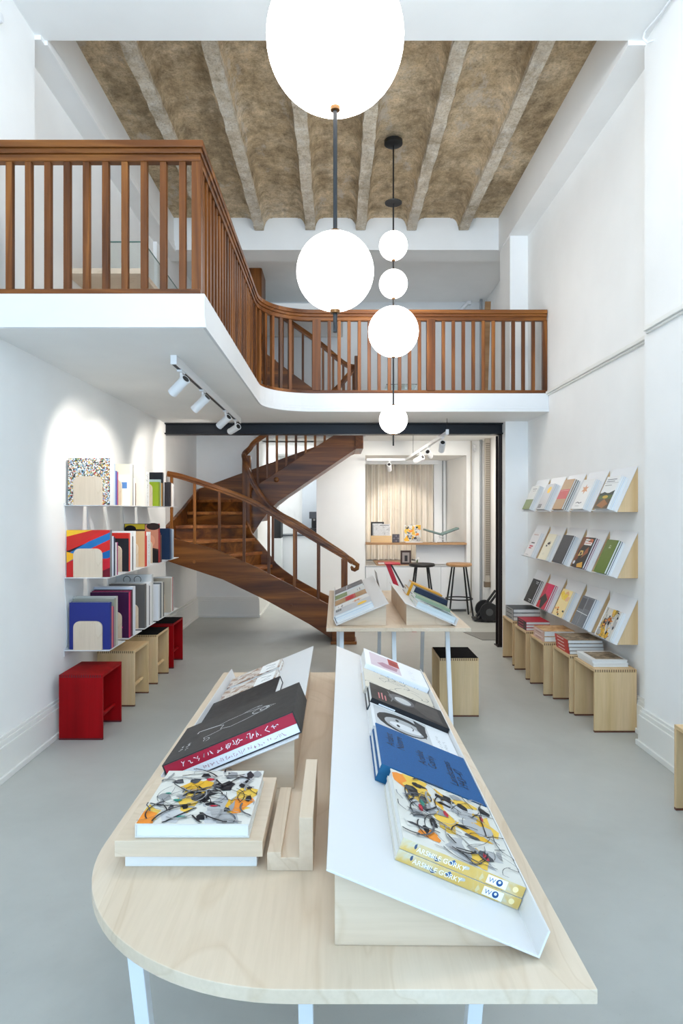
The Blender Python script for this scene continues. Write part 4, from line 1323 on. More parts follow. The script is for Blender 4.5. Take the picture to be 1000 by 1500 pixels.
# ================================================================== METAL BOOKSHELVES
SHX0, SHX1 = XL + 0.001, -1.607
pitch, LEN = 0.42, 0.352
def shelf_proto(hang):
    t = thing('metal_shelf', '', 'shelf', (0, 0, 0), 'folded white metal shelves')
    W = SHX1 - SHX0
    m = MB(); m.box((0, 0, 0), (W, LEN, 0.004), METAL_W); m.build('shelf_board', t, world=False, bevel=0.0006)
    m = MB()
    if hang:
        m.prism([(0.0, -0.0005), (LEN, -0.0005), (LEN - 0.035, -0.48), (0.045, -0.48), (0.045, -0.30)], 'x', 0, 0.003, METAL_W)
    else:
        m.prism([(0.0, -0.0005), (LEN, -0.0005), (LEN, -0.04), (0.0, -0.04)], 'x', 0, 0.003, METAL_W)
    m.build('back_plate', t, world=False)
    m = MB(); m.prism([(0.0, 0.0045), (0.0, 0.018), (LEN, 0.018), (LEN, 0.0045)], 'x', 0, 0.003, METAL_W); m.build('back_lip', t, world=False)
    return t
sp0 = shelf_proto(True); sp1 = None
SZ = (1.585, 1.070, 0.553)
bayn = ('first', 'second', 'third', 'fourth', 'fifth')
def bookend(x, y, z, label):
    t = thing('bookend', label, 'bookend', (x, y, z), 'plywood bookends on the metal shelves')
    r = 0.045; w_, h_ = 0.205, 0.205
    pl = [(0, 0), (w_, 0), (w_, h_ - r)] + [(w_ - r + r * math.cos(R(90) * i / 6), h_ - r + r * math.sin(R(90) * i / 6)) for i in range(1, 7)] + [(r - r * math.sin(R(90) * i / 6), h_ - r + r * math.cos(R(90) * i / 6)) for i in range(0, 7)]
    m = MB(); m.prism(pl, 'y', 0, 0.016, maple('z')); m.build('plate', t, world=False, bevel=0.0015)
    m = MB(); m.box((0.02, 0.0165, 0), (w_ - 0.02, 0.06, 0.0012), METAL_W); m.build('foot_plate', t, world=False)
MOS = speckle('mosaic', [(0.0, rgb(232, 230, 224)), (0.24, rgb(30, 34, 44)), (0.40, rgb(120, 160, 196)), (0.48, rgb(214, 178, 80)), (0.56, rgb(180, 64, 60)), (0.62, rgb(214, 208, 196)), (0.72, rgb(120, 96, 74)), (0.84, rgb(196, 140, 104)), (0.93, rgb(90, 140, 110))], 130)
BW = speckle('black_white_spine', [(0.3, rgb(30, 30, 30)), (0.5, rgb(230, 230, 228))], 60, 'noise')
BEI, WHT = (226, 216, 198), (234, 234, 233)
def stripes(w, h):
    return [('poly', [(0, h * .55), (w * .8, h), (0, h)], (196, 44, 36)), ('poly', [(0, h * .86), (0, h), (w * .6, h)], (240, 190, 50)), ('poly', [(0, h * .55), (w * .45, h * .72), (w * .3, h * .62), (0, h * .5)], (30, 32, 40)), ('poly', [(0, h * .3), (w, h * .75), (w, h * .95), (w * .5, h * .75), (0, h * .48)], (36, 110, 170)), ('poly', [(w * .2, h * .45), (w, h * .8), (w, h * .6), (w * .3, h * .34)], (206, 40, 36)), ('poly', [(w * .4, h * .36), (w, h * .58), (w, h * .4)], (24, 96, 160)), ('poly', [(w * .3, h * .1), (w, h * .42), (w, 0), (w * .3, 0)], (196, 30, 44)), ('poly', [(0, h * .3), (w * .3, h * .46), (0, h * .54)], (240, 176, 40)), ('poly', [(w * .5, 0), (w, h * .2), (w, 0)], (110, 16, 34))]
def portraits(w, h):
    return [('rect', w * .02, h * .86, w * .6, h * .99, (224, 196, 50)), ('ell', w * .18, h * .86, w * .17, h * .10, (26, 20, 18)), ('poly', [(w * .62, h * .98), (w, h * .98), (w, h * .35), (w * .75, h * .4), (w * .6, h * .6)], (196, 130, 104)), ('ell', w * .85, h * .93, w * .2, h * .09, (44, 30, 26)), ('poly', [(w * .6, 0), (w, 0), (w, h * .3), (w * .75, h * .38)], (34, 28, 28)), ('rect', 0, 0, w * .6, h * .4, (60, 44, 40)), ('ell', w * .78, h * .56, w * .12, h * .15, (216, 150, 122))]
def bluepatch(w, h):
    return [('rect', w * .1, h * .55, w * .95, h * .75, (96, 140, 200))]
def photo_mag(w, h):
    r = random.Random(3)
    return clipped([blob(r, r.uniform(0, w), r.uniform(0, h), .05, .05, c, 9, .5) for c in ((206, 20, 110), (40, 20, 60), (230, 60, 140), (20, 20, 40), (90, 40, 140), (60, 140, 120), (220, 30, 80), (30, 20, 30), (240, 190, 60))], w, h)
# (description, thickness, width, height, cover colour, art, spine colour, spine side)
L_ = 'left'; R_ = 'right'
bays = {
 (0, 0): ['E', ('large mosaic-dotted picture book', .022, .30, .335, MOS, None, WHT, R_), ('white book behind the mosaic-dotted one', .024, .30, .31, WHT, None, None, R_), ('tall pale blue book at the shelf back', .02, .305, .30, (206, 218, 230), None, None, R_), ('purple and blue spined book', .02, .30, .25, (92, 84, 160), None, (80, 96, 178), R_), ('crimson-edged white book', .014, .30, .245, WHT, None, (176, 60, 90), R_)],
 (0, 1): ['E', ('small white book with a blue patch', .02, .29, .24, WHT, bluepatch, None, R_), ('tall beige book', .03, .31, .325, BEI, None, BEI, R_), ('tall thin grey book', .02, .31, .325, (150, 150, 150), None, None, R_), ('white paperback', .022, .28, .22, WHT, None, None, R_), ('narrow brown book', .012, .28, .18, (110, 86, 70), None, None, R_)],
 (0, 2): [('tall cream book', .03, .31, .33, (236, 228, 214), None, (236, 232, 226), R_), ('small white booklet', .02, .28, .21, WHT, None, None, R_), ('black and white speckled spine', .018, .30, .275, BW, None, BW, R_), ('tall white book', .02, .31, .29, WHT, None, None, R_)],
 (0, 3): ['E', ('olive-green spined book', .035, .28, .22, (150, 172, 40), None, (150, 172, 40), R_), ('pale teal book', .02, .29, .245, (190, 210, 206), None, None, R_), ('orange spined book', .025, .28, .215, (226, 156, 62), None, (230, 164, 70), R_), ('tall black book', .02, .315, .315, (44, 44, 48), None, (40, 40, 42), R_), ('tall light grey folder', .02, .31, .31, (214, 216, 218), None, None, R_)],
 (0, 4): [('thick black spined book', .035, .30, .235, (60, 56, 58), None, (50, 46, 48), R_), ('cream book', .028, .30, .23, (234, 226, 218), None, None, R_), ('grey-white book', .03, .30, .225, (222, 220, 222), None, None, R_)],
 (1, 0): ['E', ('big book of red, blue and yellow stripes', .024, .315, .335, (206, 40, 36), stripes, (120, 120, 126), R_), ('white spined book', .02, .31, .29, WHT, None, (218, 226, 240), R_), ('white spine with navy cap', .02, .31, .28, (40, 50, 78), None, (40, 50, 78), R_), ('plain white paperback', .018, .30, .24, WHT, None, None, R_), ('magenta spined book', .014, .30, .24, (150, 50, 110), None, (160, 60, 116), R_)],
 (1, 1): ['E', ('black and red cover book', .02, .31, .30, (206, 50, 40), lambda w, h: [('rect', 0, 0, w, h * .86, (40, 42, 46))], (210, 60, 44), R_), ('thick white spined book', .03, .31, .30, WHT, None, None, R_), ('slim black spined book', .014, .30, .27, (44, 44, 46), None, None, R_), ('wide white spined book', .04, .31, .31, (238, 238, 236), None, None, R_)],
 (1, 2): ['E', ('tan book with a red spine', .025, .30, .30, (206, 170, 130), None, (206, 60, 44), R_), ('red spined book', .014, .30, .26, (190, 50, 40), None, (196, 56, 44), R_), ('off-white spined book', .02, .31, .29, WHT, None, None, R_), ('black and white striped spine', .016, .30, .27, BW, None, BW, R_), ('pale grey book', .024, .31, .29, (220, 222, 222), None, None, R_)],
 (1, 3): ['E', ('large portrait-photo book in yellow, black and skin tones', .03, .315, .355, (60, 44, 40), portraits, (170, 30, 34), R_), ('dark red book', .016, .31, .27, (120, 24, 28), None, None, R_), ('brown-black book', .02, .31, .25, (64, 44, 42), None, (74, 54, 52), R_)],
 (1, 4): [('navy spined book', .03, .31, .30, (36, 56, 86), None, (36, 60, 92), R_), ('steel-blue book', .03, .31, .295, (120, 146, 172), None, (126, 150, 176), R_), ('pale blue-grey book', .03, .31, .29, (190, 202, 214), None, None, R_), 'E'],
 (2, 0): ['E', ('plain royal blue book', .02, .29, .335, (40, 48, 122), None, (40, 48, 122), R_), ('pink spined book', .016, .29, .30, (216, 110, 110), None, (220, 116, 112), R_), ('purple spined book', .012, .29, .295, (130, 40, 110), None, (130, 40, 110), R_), ('khaki grey book', .025, .30, .35, (150, 150, 136), None, None, R_), ('light grey big book', .022, .31, .36, (190, 188, 180), None, None, R_)],
 (2, 1): ['E', ('glossy magenta photo book', .02, .30, .355, (60, 20, 60), photo_mag, (206, 30, 90), R_), ('crimson and purple photo book', .02, .30, .36, (150, 30, 80), photo_mag, (120, 30, 60), R_), ('yellow-topped dark book', .016, .30, .365, (44, 32, 40), None, None, R_), ('large pale blue book', .04, .315, .385, (206, 212, 224), None, (216, 220, 228), R_)],
 (2, 2): ['E', ('large dark grey book', .03, .30, .37, (92, 90, 88), None, (96, 94, 92), R_), ('very thick white book', .045, .31, .36, (232, 232, 234), None, (228, 228, 230), R_), ('navy spine strip book', .014, .30, .34, (44, 48, 64), None, None, R_), ('white spined catalogue', .03, .31, .37, WHT, None, None, R_), ('pattern-topped grey book', .03, .31, .43, (200, 202, 202), lambda w, h: [('stroke', ringpts(w * .3, h * .9, .03, .03), .006, (60, 60, 60)), ('stroke', ringpts(w * .6, h * .9, .03, .03), .006, (60, 60, 60))], None, R_)],
 (2, 3): ['E', ('white booklet with printed lines', .025, .30, .315, (226, 228, 232), lambda w, h: [('stroke', [(w * .1, h * (.9 - .07 * i)), (w * .8, h * (.9 - .07 * i))], .004, (150, 152, 156)) for i in range(5)], (222, 226, 232), R_), ('grey-blue spined book', .02, .30, .32, (150, 160, 168), None, None, R_), ('thin black spined book', .014, .30, .325, (50, 50, 52), None, None, R_), ('pale grey thick book', .035, .31, .33, (206, 206, 202), None, None, R_), ('dark spined hardback', .02, .30, .32, (80, 80, 80), None, None, R_)],
 (2, 4): ['E', ('beige hardback', .025, .30, .33, (196, 184, 166), None, None, R_), ('white hardback', .022, .30, .34, (228, 226, 222), None, None, R_), ('thin red spined book', .012, .30, .335, (180, 40, 44), None, (184, 44, 48), R_), ('grey and white book', .022, .30, .33, (170, 168, 166), None, None, R_), 'E'],
}
for r in range(3):
    for i in range(5):
        y0 = 4.60 + pitch * i
        if r < 2:
            sh = sp0 if (r, i) == (0, 0) else dup(sp0)
        elif sp1 is None:
            sh = sp1 = shelf_proto(False)
        else:
            sh = dup(sp1)
        sh.location = (SHX0, y0, SZ[r])
        sh['label'] = 'folded white metal shelf in the %s row, %s from the front red stool' % (rown[r], bayn[i])
        y = y0 + 0.012
        ne = 0
        tot = sum(e[1] + .0012 if e != 'E' else .0175 for e in bays[(r, i)]); nE = sum(1 for e in bays[(r, i)] if e == 'E')
        kf = min(1.7, max(1.0, (0.325 - .0175 * nE) / max(.01, tot - .0175 * nE)))
        for e in bays[(r, i)]:
            z0 = SZ[r] + 0.0045 + (0.0016 if e != 'E' else 0)
            if e == 'E':
                ne += 1
                bookend(SHX0 + 0.06, y, z0, 'rounded plywood bookend, %s metal shelf row, %s bay%s' % (rown[r], bayn[i], '' if not (i == 4 and ne == 2) else ' behind the books'))
                y += 0.0175
                continue
            desc, t, w, h, c, art, sp, side = e
            t *= kf
            w = min(w, SHX1 - SHX0 - 0.012)
            o = (SHX1 - 0.006 - w, y + t, z0)
            at = art(w, h) if callable(art) else ()
            book('%s, %s bay, %s metal shelf row' % (desc, bayn[i], rown[r]), w, h, t, c, frame(o, (1, 0, 0), (0, 0, 1), (0, -1, 0)), at, spine=side, spine_mat=cmat(sp) if sp is not None else None, group='books standing on the metal shelves')
            y += t + 0.0012
# ================================================================== TRACK LIGHTS
BULB = emit('spot_bulb', (1.0, 0.93, 0.82, 1), 12.0)
def head(parent, base, target, L=0.15, r=0.034):
    """cylinder spot head hung from `base`, pointing at target"""
    base = Vector(base); c = base + Vector((0, 0, -0.085))
    d = (Vector(target) - c).normalized()
    a, e = c - d * L * 0.35, c + d * L * 0.65
    m = MB(); m.tube([a, e], r, METAL_W, 20); h = m.build('lamp_head', parent, smooth=True)
    m = MB(); m.tube([e - d * 0.004, e + d * 0.0015], r * 0.8, BULB, 18); m.build('bulb', h)
    m = MB(); m.tube([a + d * 0.001, a - d * 0.0015], r * 0.72, BLACK, 18); m.build('heat_sink', h)
    m = MB(); m.tube([base, base + Vector((0, 0, -0.05)), c], 0.008, METAL_W, 8); m.build('arm', parent)
    m = MB(); m.box(base - Vector((0.016, 0.05, 0.012)), base + Vector((0.016, 0.05, 0.0)), METAL_W); m.build('adapter', parent)
    return e + d * 0.02
SPOTS = []
tl = thing('track_light', 'white track light with four spot heads under the gallery soffit', 'track light', (-1.03, 5.5, 2.54))
m = MB(); m.box((-1.052, 4.12, 2.48), (-1.012, 6.92, 2.5395), METAL_W); m.build('track', tl, bevel=0.002)
m = MB(); m.box((-1.043, 4.13, 2.4785), (-1.021, 6.91, 2.4805), BLACK); m.build('slot', tl)
for y, tg, en in ((4.32, (-1.93, 4.9, 1.7), 0), (5.02, (-1.93, 5.35, 1.65), 0), (6.05, (-1.93, 6.7, 1.75), 0), (6.65, (-2.0, 7.6, 2.0), 0)):
    e = head(tl, (-1.032, y, 2.479), tg)
    SPOTS.append((tuple(e), tg, 32, 80))
tb = thing('track_light', 'white track light on thin rods in front of the curtained window', 'track light', (1.15, 8.4, 2.5))
pa, pb = Vector((1.19, 6.95, 2.365)), Vector((1.06, 9.75, 2.30))
dv = (pb - pa).normalized(); sd = Vector((dv.y, -dv.x, 0)).normalized() * 0.017
m = MB(); vs = []
for p in (pa, pb):
    vs += [p - sd, p + sd, p + sd + Vector((0, 0, 0.035)), p - sd + Vector((0, 0, 0.035))]
m.raw(vs, [(0, 1, 2, 3), (7, 6, 5, 4), (0, 4, 5, 1), (1, 5, 6, 2), (2, 6, 7, 3), (3, 7, 4, 0)], METAL_W); m.build('track', tb)
m = MB(); m.box((1.176, 6.935, 2.37), (1.206, 6.965, 2.42), METAL_W); m.build('end_feed', tb)
for p, zt in ((pa, 2.54), (pa + dv * 2.2, 2.62)):
    m = MB(); m.tube([p + Vector((0, 0.01, 0.03)), Vector((p.x, p.y + 0.01, zt))], 0.003, RODM, 6); m.build('suspension_rod', tb)
m = MB(); m.box((0.46, 9.73, 2.30), (1.06, 9.765, 2.335), METAL_W); m.build('track', tb)
for s, tg in ((0.25, (1.3, 9.9, 0.6)), (1.05, (1.9, 9.9, 1.6)), (1.65, (0.1, 9.95, 1.7))):
    p = pa + dv * s
    e = head(tb, (p.x, p.y, p.z), tg); SPOTS.append((tuple(e), tg, 30, 90))
e = head(tb, (0.80, 9.748, 2.30), (1.0, 11.0, 1.5)); SPOTS.append((tuple(e), (1.08, 11.05, 1.3), 55, 64))

# ================================================================== BACK ROOM
CURT, nt_, p_ = new_mat('cream_curtain')
v_ = coords(nt_, (1, 1, 0.15)); nn = noise(nt_, v_, 80, 3)
nt_.links.new(ramp(nt_, nn, [(0.3, rgb(224, 217, 205)), (0.7, rgb(226, 219, 208))]), p_.inputs['Base Color']); p_.inputs['Roughness'].default_value = 0.9
m = MB(); vs = []; n = 160
for j, (yo) in enumerate((0.0, 0.006)):
    for i in range(n + 1):
        x = 0.46 + 1.20 * i / n
        y = 11.0 + 0.045 * math.sin(i * 0.52 + 0.8 * math.sin(i * .11)) + 0.012 * math.sin(i * 0.27 + 1) + yo
        vs += [(x, y, 0.72), (x + 0.006 * math.sin(i * .9), y + 0.01 * math.sin(i * .31), 1.4), (x, y, 2.33)]
fs = []
q = (n + 1) * 3
for j in range(2):
    for i in range(n):
        for k in range(2):
            a = j * q + i * 3 + k
            fs.append((a, a + 3, a + 4, a + 1))
m.raw(vs, fs, CURT)
cu = m.build('curtain', loc=(1.06, 11.0, 0.72), smooth=True); tag(cu, 'cream pleated curtain hanging in the back window recess', 'curtain')
m = MB(); m.box((0.46, 10.9, 2.33), (1.72, 11.1, 2.398), LACQ_W); S('trim_3', m)
m = MB(); m.box((1.66, 11.0, 0.71), (1.86, 11.06, 2.398), LACQ_W); m.box((1.80, 10.98, 0.71), (1.815, 11.0, 2.398), plain(130, 132, 134, .5)); S('window_2', m)
# counters
WSH = wood('counter_oak', rgb(150, 112, 74), rgb(172, 132, 92), rgb(188, 150, 108), 'x', 0.4, 60, 6, 0.6)
bc = thing('bar_counter', 'upper oak window counter with white panel in the back recess', 'counter', (1.22, 10.0, 1.05))
m = MB(); m.box((0.452, 9.90, 1.028), (1.995, 10.145, 1.06), WSH); m.build('counter_top', bc, bevel=0.002)
m = MB(); m.box((1.25, 10.10, 0.721), (1.995, 10.14, 1.027), LACQ_W); m.build('panel', bc)
cb = thing('cabinet', 'low white built-in cabinet below the oak window counter', 'cabinet', (1.22, 9.93, 0))
m = MB(); m.box((0.452, 9.94, 0.04), (1.995, 10.145, 0.694), LACQ_W); m.box((0.452, 9.97, 0.0), (1.995, 10.0, 0.04), plain(120, 118, 112, .6)); m.build('body', cb)
for x0, x1 in ((0.456, 0.78), (0.784, 1.20), (1.204, 1.60), (1.604, 1.994)):
    m = MB(); m.box((x0, 9.922, 0.045), (x1, 9.9395, 0.69), LACQ_W); m.build('door', cb, bevel=0.001)
m = MB(); m.box((0.452, 9.915, 0.695), (1.995, 10.145, 0.707), plain(188, 190, 190, .4)); m.box((0.455, 10.145, 0.60), (1.85, 10.95, 0.707), plain(188, 190, 190, .4)); m.build('cabinet_top', cb)
sl = MB(); sl.box((0.62, 9.96, 0.7075), (1.22, 10.86, 0.72), WSH); o = sl.build('window_ledge', loc=(0.9, 10.4, 0.7075)); tag(o, 'narrow oak ledge on the white cabinet under the curtain', 'ledge')
# things on the counter
z = 1.0605
bh = thing('book_holder', 'birch holder with two prints at the passage end of the oak counter', 'book stand', (0.7, 10.0, z))
m = MB(); m.box((0.535, 9.97, z), (0.855, 9.985, z + 0.105), birch('x')); m.box((0.535, 9.985, z), (0.855, 10.06, z + 0.012), birch('x')); m.build('holder', bh)
fr = thing('print_frame', 'dark framed print standing at the back of the birch holder', 'picture', (0.66, 10.04, z + .013))
m = MB(); m.box((0.54, 10.035, z + .013), (0.74, 10.05, z + 0.315), BLACK); m.build('frame', fr)
m = MB(); m.box((0.565, 10.0335, z + .04), (0.715, 10.0348, z + 0.29), plain(232, 232, 230, .6)); m.build('print', fr)
GRAYPR = speckle('grey_print', [(0.3, rgb(150, 150, 150)), (0.5, rgb(205, 205, 205)), (0.7, rgb(180, 180, 180))], 30, 'noise')
book('light grey speckled book standing in the birch holder', .26, .27, .02, GRAYPR, frame((0.575, 10.022, z + .013), (1, 0, 0), (0, 0, 1), (0, -1, 0)), [('stroke', [(.1, .25), (.24, .25)], .012, (120, 120, 122))])
bx = thing('box', 'small dark grid-patterned box on the oak counter', 'box', (0.92, 9.99, z))
m = MB(); m.box((0.87, 9.97, z), (0.975, 10.05, z + 0.125), plain(52, 50, 56, .5))
for i in range(3):
    for j in range(3):
        m.box((0.878 + i * .033, 9.969, z + .01 + j * .038), (0.902 + i * .033, 9.9705, z + .038 + j * .038), plain(120, 112, 120, .5) if (i + j) % 2 else plain(84, 80, 90, .5))
m.build('carton', bx)
es = thing('book_easel', 'small white easel under the abstract book on the oak counter', 'easel', (1.18, 10.0, z))
m = MB(); m.box((1.07, 9.96, z), (1.33, 9.975, z + .012), METAL_W); m.box((1.07, 9.975, z), (1.33, 10.06, z + .004), METAL_W); m.build('ledge', es)
th = R(8)
book('abstract ink and yellow book upright on the oak counter', .265, .255, .022, CREAM, frame((1.045, 10.0, z + .0135), (1, 0, 0), (0, math.sin(th), math.cos(th)), (0, -math.cos(th), math.sin(th))), abstract_art(52, .265, .255, 34))
ob = thing('open_book', 'open grey-green book spread like wings on a white stand', 'book', (1.62, 10.0, z))
GG = plain(118, 140, 134, .5, name='grey_green_page')
m = MB(); m.prism([(1.62, z + .115), (1.885, z + .215), (1.875, z + .232), (1.62, z + .14)], 'y', 9.93, 10.12, GG); m.build('page_block', ob)
m = MB(); m.prism([(1.62, z + .115), (1.355, z + .195), (1.362, z + .212), (1.62, z + .14)], 'y', 9.93, 10.12, GG); m.build('page_block', ob)
m = MB(); m.prism([(1.615, z + .108), (1.355, z + .186), (1.355, z + .192), (1.62, z + .114), (1.885, z + .212), (1.885, z + .206), (1.625, z + .108)], 'y', 9.92, 10.13, plain(60, 66, 66, .5)); m.build('cover', ob)
os_ = thing('book_cradle', 'white x-shaped cradle carrying the open grey-green book', 'book stand', (1.62, 10.0, z))
m = MB(); m.prism([(1.53, z), (1.545, z), (1.66, z + .098), (1.648, z + .098)], 'y', 9.95, 10.0, METAL_W); m.build('leg', os_)
m = MB(); m.prism([(1.71, z), (1.695, z), (1.58, z + .098), (1.592, z + .098)], 'y', 10.005, 10.055, METAL_W); m.build('leg', os_)
# things on the ledge
z = 0.7205
pf = thing('picture_frame', 'small dark wooden picture frame on the low oak ledge', 'picture', (1.08, 10.0, z))
m = MB(); m.box((0.995, 9.99, z), (1.155, 10.01, z + 0.215), plain(58, 34, 28, .5)); m.build('frame', pf)
m = MB(); m.box((1.02, 9.9885, z + .03), (1.13, 9.9898, z + .185), plain(150, 140, 136, .5)); m.box((1.055, 9.987, z + .05), (1.1, 9.9884, z + .14), plain(40, 34, 34, .5)); m.build('picture', pf)
rb = flat('red book lying flat on the low oak ledge', .14, .26, .035, (170, 30, 46), 0, 0, 0, group=None)
rb.matrix_world = frame((0.65, 10.15, z), (0, -1, 0), (1, 0, 0), (0, 0, 1))
fl_ = thing('flower_pot', 'tiny white flowers in a pot beside the dark picture frame', 'plant', (1.21, 9.98, z - .0002))
m = MB(); m.lathe([(.02, .7076), (.026, .75), (.02, .752)], (1.245, 9.96), METAL_W, 14); m.build('pot', fl_)
rnd = random.Random(4); m = MB()
for i in range(9):
    m.sphere((1.245 + rnd.uniform(-.03, .03), 9.96 + rnd.uniform(-.02, .02), .80 + rnd.uniform(-.02, .03)), .012, plain(244, 242, 238, .7), 8, 5)
m.tube([(1.245, 9.96, .75), (1.245, 9.96, .80)], .012, plain(80, 100, 60, .7), 6); m.build('flowers', fl_)
# bar stools
def barstool(x, y, seat, label):
    t = thing('bar_stool', label, 'bar stool', (x, y, 0), 'bar stools at the window counter')
    m = MB(); m.lathe([(.16, .735), (.185, .745), (.19, .765), (.18, .782), (.10, .786), (.02, .784)], (0, 0), seat, 32); m.build('seat', t, world=False, smooth=True)
    for sx, sy in ((-1, -1), (1, -1), (-1, 1), (1, 1)):
        m = MB(); m.tube([(sx * .085, sy * .085, .735), (sx * .175, sy * .175, 0.0)], .0125, BLACK, 10); m.build('leg', t, world=False, smooth=True)
    m = MB(); k = .148
    m.ribbon([(k * math.cos(2 * math.pi * i / 24) * 1.3, k * math.sin(2 * math.pi * i / 24) * 1.3) for i in range(25)], -.007, .007, .255, .272, BLACK); m.build('foot_ring', t, world=False)
    return t
barstool(1.25, 9.45, plain(24, 22, 22, .5), 'black wooden bar stool at the window counter')
barstool(1.80, 9.5, WSH, 'bar stool with brown wooden seat and black legs by the hand truck')
# leaning red board behind the back table
rbk = thing('folding_stand', 'slim red and black folding stand behind the back table', 'stand', (0.72, 8.35, 0))
def strut(name, a, c, wx, wy, mat):
    m = MB(); vs = []
    for p in (a, c):
        x, y, z_ = p
        vs += [(x - wx, y - wy, z_), (x + wx, y - wy, z_), (x + wx, y + wy, z_), (x - wx, y + wy, z_)]
    m.raw(vs, [(3, 2, 1, 0), (4, 5, 6, 7), (0, 1, 5, 4), (1, 2, 6, 5), (2, 3, 7, 6), (3, 0, 4, 7)], mat)
    return m.build(name, rbk)
strut('leg', (1.0, 8.3, 0), (0.665, 8.3, 0.86), .03, .012, plain(196, 30, 56, .5))
strut('leg', (1.18, 8.45, 0), (0.71, 8.45, 0.86), .012, .012, plain(70, 70, 72, .5))
m = MB(); m.box((0.63, 8.26, 0.86), (0.82, 8.5, 0.875), plain(186, 36, 56, .5)); m.build('top_board', rbk)
# hand truck
RUB = plain(22, 22, 24, .7)
ht = thing('hand_truck', 'black hand truck with a rubber wheel leaning behind the steel column', 'hand truck', (2.05, 9.3, 0))
m = MB(); m.prism([(1.93, .02), (2.27, .02), (2.27, .045), (1.93, .045)], 'y', 9.0, 9.25, BLACK); m.build('toe_plate', ht)
for y in (9.04, 9.2):
    m = MB(); m.tube([(1.99, y, .05), (2.26, y, .42)], .017, BLACK, 10); m.build('rail', ht)
for y in (8.98, 9.27):
    m = MB(); m.tube([(2.12, y - .022, .145), (2.12, y + .022, .145)], .13, RUB, 28); w_ = m.build('wheel', ht, smooth=True)
    m = MB(); m.tube([(2.12, y - .026, .145), (2.12, y + .026, .145)], .05, plain(70, 72, 74, .4), 18); m.build('hub', w_)
m = MB(); m.tube([(2.12, 9.0, .145), (2.12, 9.25, .145)], .012, STEEL, 8); m.build('axle', ht)
# floor grate
gm = thing('floor_grate', 'flat grey metal grate set in the floor beside the steel column', 'grate', (1.95, 8.2, 0))
m = MB(); m.prism([(1.75, 7.75), (2.26, 7.75), (2.26, 8.25), (1.62, 8.25)], 'z', 0.0003, 0.006, plain(120, 118, 112, .5)); m.build('plate', gm)
# pipes by the back wall, rising to the gallery
def pipe(x, y, r, mat, label, z1=4.74, nm='pipe'):
    m = MB(); m.tube([(x, y, 0), (x, y, z1)], r, mat, 12); o = m.build(nm, loc=(x, y, 0), smooth=True); tag(o, label, 'pipe')
pipe(2.05, 9.85, .012, plain(176, 170, 160, .5), 'thin white pipe nearest the window counter running up the back wall', 2.61)
pipe(2.19, 9.80, .022, plain(150, 154, 158, .4), 'grey metal pipe running up the back wall')
rp = thing('riser_duct', 'ribbed vertical cable riser running up the back wall', 'cable riser', (2.25, 9.6, 0))
m = MB(); m.box((2.20, 9.56, 0.5), (2.27, 9.62, 2.615), plain(176, 168, 156, .6)); m.build('channel', rp)
m = MB()
for i in range(70):
    m.box((2.205, 9.552, .6 + i * .028), (2.265, 9.5595, .614 + i * .028), plain(120, 112, 100, .6))
m.build('rib_strip', rp)
m = MB(); m.box((2.19, 9.54, 0.42), (2.272, 9.62, 0.5), plain(110, 96, 78, .6)); m.build('end_box', rp)
sn = thing('motion_sensor', 'small white sensor high on the back wall by the pipes', 'sensor', (2.12, 9.92, 2.5))
m = MB(); m.box((2.09, 9.90, 2.49), (2.14, 9.9495, 2.56), METAL_W); m.build('housing', sn, bevel=.006)
m = MB(); m.tube([(2.115, 9.91, 2.49), (2.115, 9.895, 2.455)], .02, METAL_W, 12); m.build('eye', sn)
# passage: counter, coffee machine, cups, dark fittings
kc = thing('service_counter', 'pale service counter with dark top down the passage', 'counter', (-0.6, 12.1, 0))
m = MB(); m.box((-1.02, 12.0, 0), (-0.305, 12.6, 1.08), LACQ_W); m.build('body', kc)
m = MB(); m.box((-1.08, 11.97, 1.08), (-0.303, 12.61, 1.105), plain(70, 74, 80, .4)); m.build('counter_top', kc)
cm = thing('coffee_machine', 'black coffee machine on the passage service counter', 'coffee machine', (-0.35, 12.2, 1.105))
m = MB(); m.box((-0.50, 12.1, 1.1055), (-0.32, 12.4, 1.22), BLACK); m.box((-0.46, 12.2, 1.22), (-0.32, 12.4, 1.44), BLACK); m.build('body', cm, bevel=.006)
m = MB(); m.box((-0.50, 12.1, 1.40), (-0.32, 12.4, 1.53), plain(52, 52, 54, .3)); m.build('brew_head', cm, bevel=.008)
m = MB(); m.lathe([(.012, 1.36), (.02, 1.365), (.02, 1.40)], (-.41, 12.14), plain(150, 150, 150, .3, .8), 12); m.build('spout', cm)
cp = thing('cup', 'white cup beside the black coffee machine', 'cup', (-0.60, 12.2, 1.1055))
m = MB(); m.lathe([(.03, 0), (.04, .07), (.036, .07), (.028, .006)], (0, 0), METAL_W, 16); m.build('bowl', cp, world=False, smooth=True)
m = MB(); m.tube([(.038, 0, .055), (.062, 0, .05), (.058, 0, .025), (.033, 0, .018)], .005, METAL_W, 6); m.build('handle', cp, world=False)
sc_ = thing('wall_screen', 'dark framed grey panel on the passage end wall', 'screen', (-1.4, 12.95, 2.1))
m = MB(); m.box((-1.12, 12.96, 1.95), (-0.86, 12.9995, 2.40), plain(40, 42, 44, .5)); m.build('frame', sc_)
m = MB(); m.box((-1.10, 12.955, 1.97), (-0.88, 12.9595, 2.36), plain(140, 142, 140, .5)); m.build('panel', sc_)
lc = thing('low_cupboard', 'black undercounter fridge at the passage corner behind the stairs', 'fridge', (-1.0, 11.2, 0))
m = MB(); m.box((-1.13, 11.5, 0), (-0.98, 11.95, 1.06), LACQ_W); m.build('body', lc)
m = MB(); m.box((-1.13, 11.5, 1.06), (-0.98, 11.95, 1.42), BLACK); m.build('door', lc)
gp = MB(); gp.box((-0.66, 12.62, 0), (-0.302, 12.66, 2.2), plain(168, 174, 180, .6)); S('wall_partition', gp)
